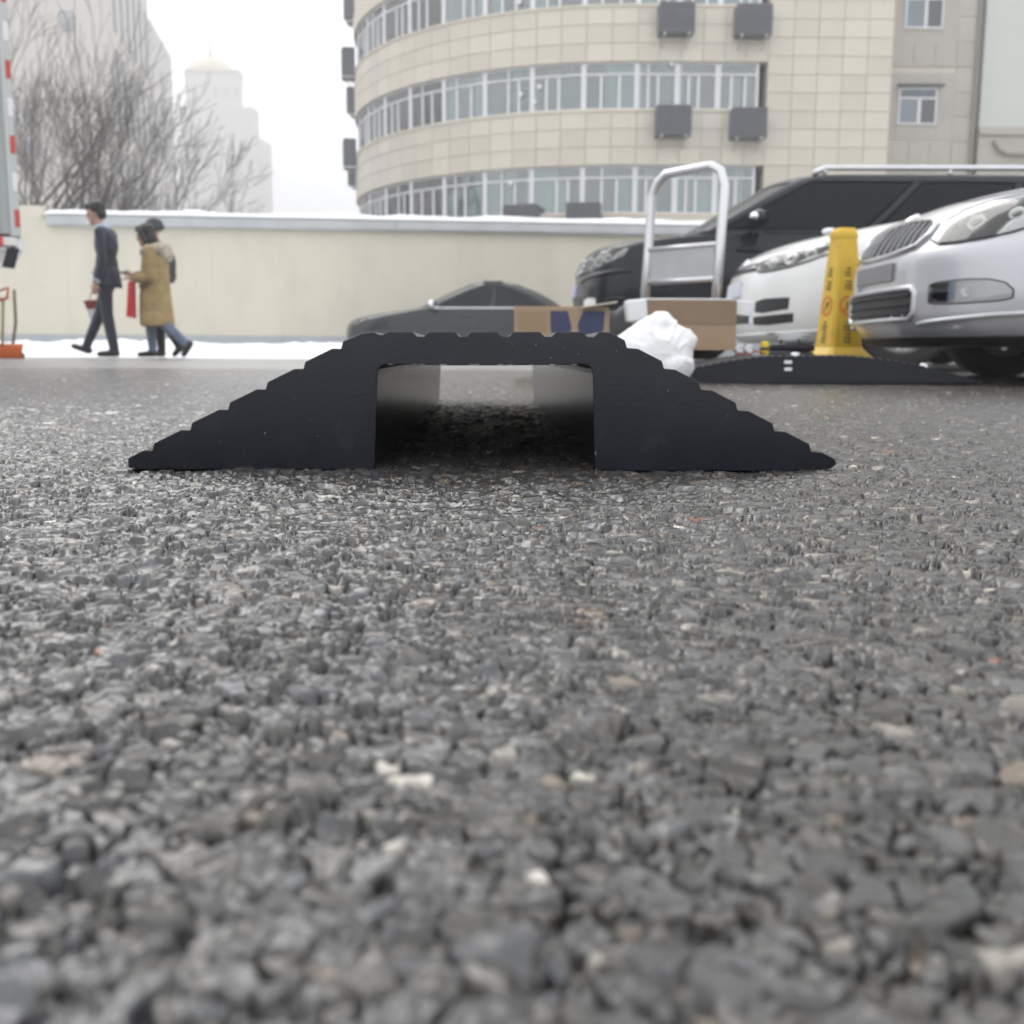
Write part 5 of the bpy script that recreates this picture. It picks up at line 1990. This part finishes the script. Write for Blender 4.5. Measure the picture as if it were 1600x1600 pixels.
# ------------------------------------------------------------------ people
M_suit = mat('navy_suit', (.022, .027, .048), .75, var=.25, vscale=9, sheen=.2, bump=1.0, bscale=11, stretch=(1, 1, .6))
M_skin = mat('skin', (.50, .30, .22), .5, var=.08, vscale=20)
M_hair = mat('black_hair', (.018, .016, .016), .5, var=.3, vscale=40, bump=.5, bscale=90)
M_shirt = mat('pale_shirt', (.52, .57, .72), .7)
M_shoe = mat('black_shoe', (.015, .015, .017), .35)
M_coat = mat('tan_coat', (.37, .27, .125), .85, var=.22, vscale=7, bump=1.0, bscale=10, stretch=(1, 1, 1.5))
M_fur = mat('cream_fur', (.62, .55, .44), .95, var=.25, vscale=30, bump=1.0, bscale=50)
M_jean = mat('blue_jeans', (.17, .215, .31), .85, var=.3, vscale=9, bump=1.0, bscale=14)
M_blk = mat('black_cloth', (.02, .021, .026), .85, var=.2, vscale=10)
M_redb = mat('red_cloth', (.55, .035, .045), .7, var=.1, vscale=8)
M_dred = mat('dark_red_bag', (.23, .02, .03), .6)

def hand(p, d, up_, mi, curl=.5, sc=1.0):
    """palm, four fingers and thumb as prims; d = finger direction, up_ = back-of-hand side"""
    d, up_ = Vector(d).normalized(), Vector(up_).normalized()
    s = d.cross(up_).normalized()
    p = Vector(p)
    out = [('c', tuple(p), tuple(p + d * .05 * sc), .026 * sc, .028 * sc, mi)]
    for i, L in enumerate((.062, .070, .066, .052)):
        b = p + d * .065 * sc + s * (-.027 + .018 * i) * sc
        m = b + (d * (1 - .2 * curl) - up_ * .5 * curl).normalized() * L * .55 * sc
        e = m + (d * (1 - curl) - up_ * curl).normalized() * L * .5 * sc
        out += [('c', tuple(b), tuple(m), .0095 * sc, .009 * sc, mi), ('c', tuple(m), tuple(e), .009 * sc, .0075 * sc, mi)]
    tb_ = p + d * .02 * sc - s * .03 * sc
    te = tb_ + (d * .7 - s * .6 - up_ * .2).normalized() * .055 * sc
    out.append(('c', tuple(tb_), tuple(te), .012 * sc, .009 * sc, mi))
    return out


def head_prims(c, mi, sc=1.0, tilt=0.0):
    """c = head centre; faces +x"""
    c = Vector(c)
    R_ = Matrix.Rotation(tilt, 3, 'Y')
    f = lambda x, y, z: tuple(c + R_ @ (Vector((x, y, z)) * sc))
    s = sc
    return [('e', f(-.008, 0, .03), (.098 * s, .078 * s, .092 * s), R_, mi), ('e', f(.022, 0, -.035), (.068 * s, .062 * s, .082 * s), R_, mi),
            ('c', f(.088, 0, .012), f(.106, 0, -.022), .010 * s, .014 * s, mi), ('e', f(.068, 0, -.09), (.03 * s, .034 * s, .024 * s), R_, mi),
            ('c', f(.082, -.022, -.058), f(.082, .022, -.058), .010 * s, .010 * s, mi),
            ('e', f(-.005, .078, -.005), (.022 * s, .010 * s, .032 * s), R_, mi), ('e', f(-.005, -.078, -.005), (.022 * s, .010 * s, .032 * s), R_, mi)]


def eyes(parent, c, sc, tilt):
    R_ = Matrix.Rotation(tilt, 3, 'Y')
    c = Vector(c)
    for s in (1, -1):
        p = c + R_ @ (Vector((.080, s * .031, .010)) * sc)
        MB().ball(tuple(p), .010 * sc, 8, 6).build('eye', M_hair, parent)
        q = c + R_ @ (Vector((.088, s * .031, .032)) * sc)
        MB().box(tuple(q), (.008, .03, .006)).build('eyebrow', M_hair, parent)


def man():
    p = P(171, 562, 12.4)
    o = empty('person', (p.x, 12.4, gz(12.4) + .012), PI)
    tag(o, 'person in a dark navy suit and pale shirt striding along the snow edge', 'person')
    hc = Vector((.075, 0, 1.615))
    tl = R(14)
    pr = head_prims(hc, 1, 1.0, tl)
    pr += [('c', (.0, 0, 1.40), (.055, 0, 1.54), .056, .052, 1)]
    # torso in the jacket
    pr += [('e', (-.03, 0, 1.27), (.125, .185, .20), None, 0), ('e', (-.025, 0, 1.05), (.118, .165, .20), None, 0), ('e', (-.02, 0, .90), (.13, .172, .15), None, 0), ('c', (-.03, -.15, 1.40), (-.03, .15, 1.40), .068, .068, 0)]
    # legs: far leg forward, near leg under the body
    pr += [('c', (0, -.085, .86), (.12, -.09, .49), .088, .062, 0), ('c', (.12, -.09, .49), (.285, -.09, .145), .066, .052, 0)]
    pr += [('c', (-.02, .085, .86), (-.035, .09, .47), .09, .066, 0), ('c', (-.035, .09, .47), (-.095, .09, .10), .068, .056, 0)]
    # shoes
    up_ = R(24)
    pr += [('c', (.27, -.09, .075), (.445, -.095, .125), .044, .034, 2), ('c', (-.115, .09, .045), (.075, .095, .035), .045, .034, 2)]
    # arms: near arm hangs back, far arm forward
    pr += [('c', (-.035, .205, 1.39), (-.07, .235, 1.10), .058, .048, 0), ('c', (-.07, .235, 1.10), (.015, .225, .86), .048, .038, 0)]
    pr += [('c', (-.03, -.205, 1.39), (.02, -.235, 1.10), .058, .048, 0), ('c', (.02, -.235, 1.10), (.17, -.225, .87), .048, .038, 0)]
    pr += hand((.028, .225, .825), (.25, 0, -1), (0, 1, 0), 1, .5)
    pr += hand((.19, -.225, .84), (.35, 0, -1), (0, -1, 0), 1, .7)
    b = organic('body', pr, .0105, [M_suit, M_skin, M_shoe], o, 5)
    R_ = Matrix.Rotation(tl, 3, 'Y')
    f = lambda x, y, z: tuple(hc + R_ @ Vector((x, y, z)))
    organic('hair', [('e', f(-.026, 0, .065), (.105, .088, .082), R_, 0), ('e', f(.045, 0, .095), (.06, .068, .04), R_, 0), ('e', f(-.066, 0, .0), (.058, .075, .085), R_, 0), ('c', f(.0, .078, .05), f(-.015, .080, .0), .018, .012, 0), ('c', f(0, -.078, .05), f(-.015, -.080, .0), .018, .012, 0)], .012, [M_hair], o, 3)
    eyes(b, hc, 1.0, tl)
    # collar, lapels, jacket skirt
    organic('shirt_collar', [('c', (.035, -.045, 1.455), (.035, .045, 1.455), .042, .042, 0), ('c', (.05, 0, 1.45), (.085, 0, 1.33), .035, .02, 0), ('c', (-.02, 0, 1.465), (.02, 0, 1.46), .058, .058, 0)], .011, [M_shirt], o, 3)
    prof_ = [(1.02, .122, .168), (.92, .138, .185), (.84, .148, .196), (.795, .152, .20)]
    vs, fs = [], []
    n = 26
    for (z, a, c) in prof_:
        for k in range(n):
            w = 2 * PI * k / n
            vs.append((-.022 + a * math.cos(w) + .006 * math.sin(5 * w), c * math.sin(w), z + .006 * math.sin(3 * w)))
    for j in range(3):
        for k in range(n):
            fs.append((j * n + k, j * n + (k + 1) % n, (j + 1) * n + (k + 1) % n, (j + 1) * n + k))
    jk = MB().add(vs, fs).build('jacket_skirt', M_suit, o, smooth=True)
    jk.modifiers.new('t', 'SOLIDIFY').thickness = .006
    MB().box((.085, .075, .955), (.09, .004, .016)).build('pocket_flap', M_suit, o)
    MB().tube([(-.0, .226, .872), (.018, .226, .852)], .041, 12).build('shirt_cuff', M_shirt, o)
    # carried bag (held by the far hand: a thing of its own)
    g = empty('carried_bag', (p.x - .235, 12.4 + .235, gz(12.4)))
    tag(g, 'small dark red paper bag held by the person in the navy suit', 'bag')
    MB().add([(-.115, -.03, .665), (.085, -.03, .68), (.085, .03, .68), (-.115, .03, .665), (-.075, -.04, .565), (.075, -.04, .575), (.075, .04, .575), (-.075, .04, .565)],
             [(0, 1, 2, 3), (4, 7, 6, 5), (0, 4, 5, 1), (1, 5, 6, 2), (2, 6, 7, 3), (3, 7, 4, 0)]).build('upper_part', M_dred, g)
    MB().add([(-.074, -.039, .5645), (.074, -.039, .5745), (.074, .039, .5745), (-.074, .039, .5645), (-.045, -.03, .43), (.045, -.03, .43), (.045, .03, .43), (-.045, .03, .43)],
             [(0, 1, 2, 3), (4, 7, 6, 5), (0, 4, 5, 1), (1, 5, 6, 2), (2, 6, 7, 3), (3, 7, 4, 0)]).build('lower_part', M_white, g)
    MB().tube([(-.06, 0, .67), (-.02, 0, .76), (.02, 0, .78), (.05, 0, .76), (.06, 0, .68)], .005, 6).build('cord', M_dred, g)


def coat_mesh(name, sect, m, parent, n=30, wob=.010, seed=0):
    vs, fs = [], []
    for j, (z, cx, a, c) in enumerate(sect):
        for k in range(n):
            w = 2 * PI * k / n
            q = 1 + wob * 6 * (.5 - z) * max(0, .9 - z) * math.sin(4 * w + seed) + .02 * math.sin(7 * w + j * 1.3)
            vs.append((cx + a * math.cos(w) * q, c * math.sin(w) * q, z + .008 * math.sin(3 * w + seed)))
    for j in range(len(sect) - 1):
        for k in range(n):
            fs.append((j * n + k, j * n + (k + 1) % n, (j + 1) * n + (k + 1) % n, (j + 1) * n + k))
    o = MB().add(vs, fs).build(name, m, parent, smooth=True)
    s = o.modifiers.new('t', 'SOLIDIFY')
    s.thickness = .012
    s2 = o.modifiers.new('ss', 'SUBSURF')
    s2.levels = 1
    s2.render_levels = 1
    return o


def woman():
    p = P(247, 562, 12.4)
    o = empty('person', (p.x, 12.4, gz(12.4) + .012), PI)
    tag(o, 'person in a long tan coat with cream fur collar and blue jeans', 'person')
    hc = Vector((.085, 0, 1.375))
    tl = R(16)
    pr = head_prims(hc, 1, .97, tl)
    pr += [('c', (.0, 0, 1.17), (.06, 0, 1.30), .055, .05, 1)]
    pr += [('e', (-.02, 0, 1.08), (.14, .18, .18), None, 0), ('e', (-.01, 0, .88), (.14, .175, .2), None, 0), ('e', (-.01, 0, .70), (.15, .18, .15), None, 0), ('c', (-.02, -.14, 1.19), (-.02, .14, 1.19), .07, .07, 0)]
    # legs
    pr += [('c', (.04, -.08, .72), (.10, -.08, .42), .085, .064, 2), ('c', (.10, -.08, .42), (.085, -.08, .10), .064, .048, 2)]
    pr += [('c', (-.02, .08, .72), (-.10, .085, .40), .085, .064, 2), ('c', (-.10, .085, .40), (-.36, .085, .155), .064, .048, 2)]
    pr += [('c', (.075, -.08, .045), (.24, -.085, .032), .043, .032, 3), ('c', (-.40, .085, .155), (-.33, .09, .035), .045, .034, 3)]
    # near arm bent forward, far arm forward too
    pr += [('c', (-.02, .20, 1.17), (-.035, .235, .90), .075, .066, 0), ('c', (-.035, .235, .90), (.16, .17, .885), .066, .052, 0)]
    pr += [('c', (-.02, -.20, 1.17), (.02, -.235, .93), .075, .064, 0), ('c', (.02, -.235, .93), (.22, -.10, .94), .064, .05, 0)]
    pr += hand((.205, .155, .89), (1, -.2, .08), (0, .3, 1), 1, .5, .95)
    pr += hand((.265, -.085, .945), (1, .1, .12), (0, -.3, 1), 1, .3, .95)
    b = organic('body', pr, .0105, [M_coat, M_skin, M_jean, M_shoe], o, 5)
    R_ = Matrix.Rotation(tl, 3, 'Y')
    f = lambda x, y, z: tuple(hc + R_ @ Vector((x, y, z)))
    organic('hair', [('e', f(-.03, 0, .05), (.105, .092, .088), R_, 0), ('e', f(.03, 0, .09), (.065, .075, .04), R_, 0), ('e', f(-.06, 0, -.05), (.065, .085, .11), R_, 0), ('c', f(.02, .083, .05), f(.0, .083, -.09), .028, .02, 0), ('c', f(.02, -.083, .05), f(0, -.083, -.09), .028, .02, 0)], .012, [M_hair], o, 3)
    eyes(b, hc, .97, tl)
    coat_mesh('coat', [(1.16, -.015, .135, .185), (1.05, -.015, .152, .20), (.90, -.005, .155, .20), (.75, -.005, .165, .205), (.60, -.005, .18, .215), (.45, -.01, .188, .225), (.355, -.012, .19, .23)], M_coat, o)
    fr = []
    for k in range(14):
        a = 2 * PI * k / 14
        fr.append(('e', (.0 + .115 * math.cos(a) - .03, .15 * math.sin(a), 1.215 - .03 * math.cos(a) + .012 * math.sin(3.1 * k)), (.058, .058, .048), None, 0))
    fr += [('e', (-.14, 0, 1.17), (.07, .13, .10), None, 0)]
    fo = organic('fur_collar', fr, .012, [M_fur], o, 1)
    V = np.empty(len(fo.data.vertices) * 3)
    N = np.empty(len(fo.data.vertices) * 3)
    fo.data.vertices.foreach_get('co', V)
    fo.data.vertices.foreach_get('normal', N)
    V = V.reshape(-1, 3)
    V = V + N.reshape(-1, 3) * (np.random.RandomState(2).rand(len(V), 1) - .4) * .022
    fo.data.vertices.foreach_set('co', V.reshape(-1))
    MB().box((.06, .215, .80), (.10, .02, .05), bev=.008).build('pocket', mat('coat_pocket', (.13, .09, .045), .85), o)
    # phone in the far hand and the red hanging bag: things of their own
    ph_ = MB().box((0, 0, 0), (.13, .07, .012), Matrix.Rotation(R(-10), 3, 'Y'), bev=.003).build('phone', M_black, None)
    ph_.location = (p.x - .385, 12.4 + .09, gz(12.4) + .985)
    tag(ph_, 'thin dark phone held out by the person in the tan coat', 'phone')
    rb = empty('red_bag', (p.x - .20, 12.4 - .17, gz(12.4)))
    tag(rb, 'long narrow red bag hanging from the hand of the person in the tan coat', 'bag')
    MB().add([(-.035, -.03, .86), (.03, -.03, .86), (.03, .03, .86), (-.035, .03, .86), (-.075, -.03, .47), (.02, -.03, .45), (.02, .03, .45), (-.075, .03, .47)],
             [(0, 1, 2, 3), (4, 7, 6, 5), (0, 4, 5, 1), (1, 5, 6, 2), (2, 6, 7, 3), (3, 7, 4, 0)]).build('sack', M_redb, rb)
    MB().tube([(-.02, 0, .855), (-.01, 0, .92), (.015, 0, .92), (.02, 0, .855)], .008, 6).build('loop', M_redb, rb)


def companion():
    p = P(251, 562, 12.95)
    o = empty('person', (p.x, 12.95, gz(12.95) + .012), PI)
    tag(o, 'person in black trousers and dark jacket half hidden behind the tan coat', 'person')
    hc = Vector((.02, 0, 1.50))
    tl = R(6)
    pr = head_prims(hc, 1, .98, tl)
    pr += [('c', (-.02, 0, 1.28), (.01, 0, 1.42), .055, .05, 1)]
    pr += [('e', (-.03, 0, 1.18), (.13, .18, .19), None, 0), ('e', (-.02, 0, .98), (.13, .17, .19), None, 0), ('e', (-.01, 0, .82), (.135, .175, .14), None, 0), ('c', (-.03, -.14, 1.30), (-.03, .14, 1.30), .068, .068, 0)]
    pr += [('c', (.0, -.08, .80), (.02, -.085, .44), .085, .062, 2), ('c', (.02, -.085, .44), (.01, -.085, .10), .062, .05, 2)]
    pr += [('c', (-.03, .08, .80), (-.08, .085, .44), .085, .062, 2), ('c', (-.08, .085, .44), (-.26, .085, .13), .062, .05, 2)]
    pr += [('c', (.0, -.085, .045), (.17, -.09, .033), .044, .033, 3), ('c', (-.28, .085, .12), (-.20, .09, .035), .044, .034, 3)]
    for s in (1, -1):
        pr += [('c', (-.03, s * .2, 1.28), (-.05, s * .23, 1.02), .066, .055, 0), ('c', (-.05, s * .23, 1.02), (.06, s * .21, .80), .055, .042, 0)]
        pr += hand((.075, s * .21, .77), (.3, 0, -1), (0, s, 0), 1, .5, .95)
    b = organic('body', pr, .0115, [M_blk, M_skin, M_blk, M_shoe], o, 5)
    R_ = Matrix.Rotation(tl, 3, 'Y')
    f = lambda x, y, z: tuple(hc + R_ @ Vector((x, y, z)))
    organic('hat', [('e', f(-.015, 0, .055), (.112, .095, .085), R_, 0), ('e', f(-.03, 0, .02), (.11, .095, .05), R_, 0)], .012, [mat('charcoal_knit', (.07, .072, .08), .9, var=.2, vscale=30)], o, 3)
    eyes(b, hc, .98, tl)
    organic('backpack', [('e', (-.165, 0, 1.10), (.06, .13, .17), None, 0), ('e', (-.165, 0, .97), (.06, .12, .10), None, 0)], .014, [M_black], o, 4)


man()
woman()
companion()

# ------------------------------------------------------------------ winter haze
hz_m = bpy.data.materials.new('winter_haze')
hz_m.use_nodes = True
n, l = hz_m.node_tree.nodes, hz_m.node_tree.links
n.remove(n['Principled BSDF'])
pv = n.new('ShaderNodeVolumePrincipled')
pv.inputs['Color'].default_value = (.97, .975, .985, 1)
pv.inputs['Density'].default_value = .0030
pv.inputs['Anisotropy'].default_value = .1
l.new(pv.outputs[0], n['Material Output'].inputs['Volume'])
hz_o = MB().box((0, 600, 52), (4400, 4300, 106.4)).build('haze', hz_m, None)
tag(hz_o, 'pale winter haze filling the air', 'haze', kind='stuff')
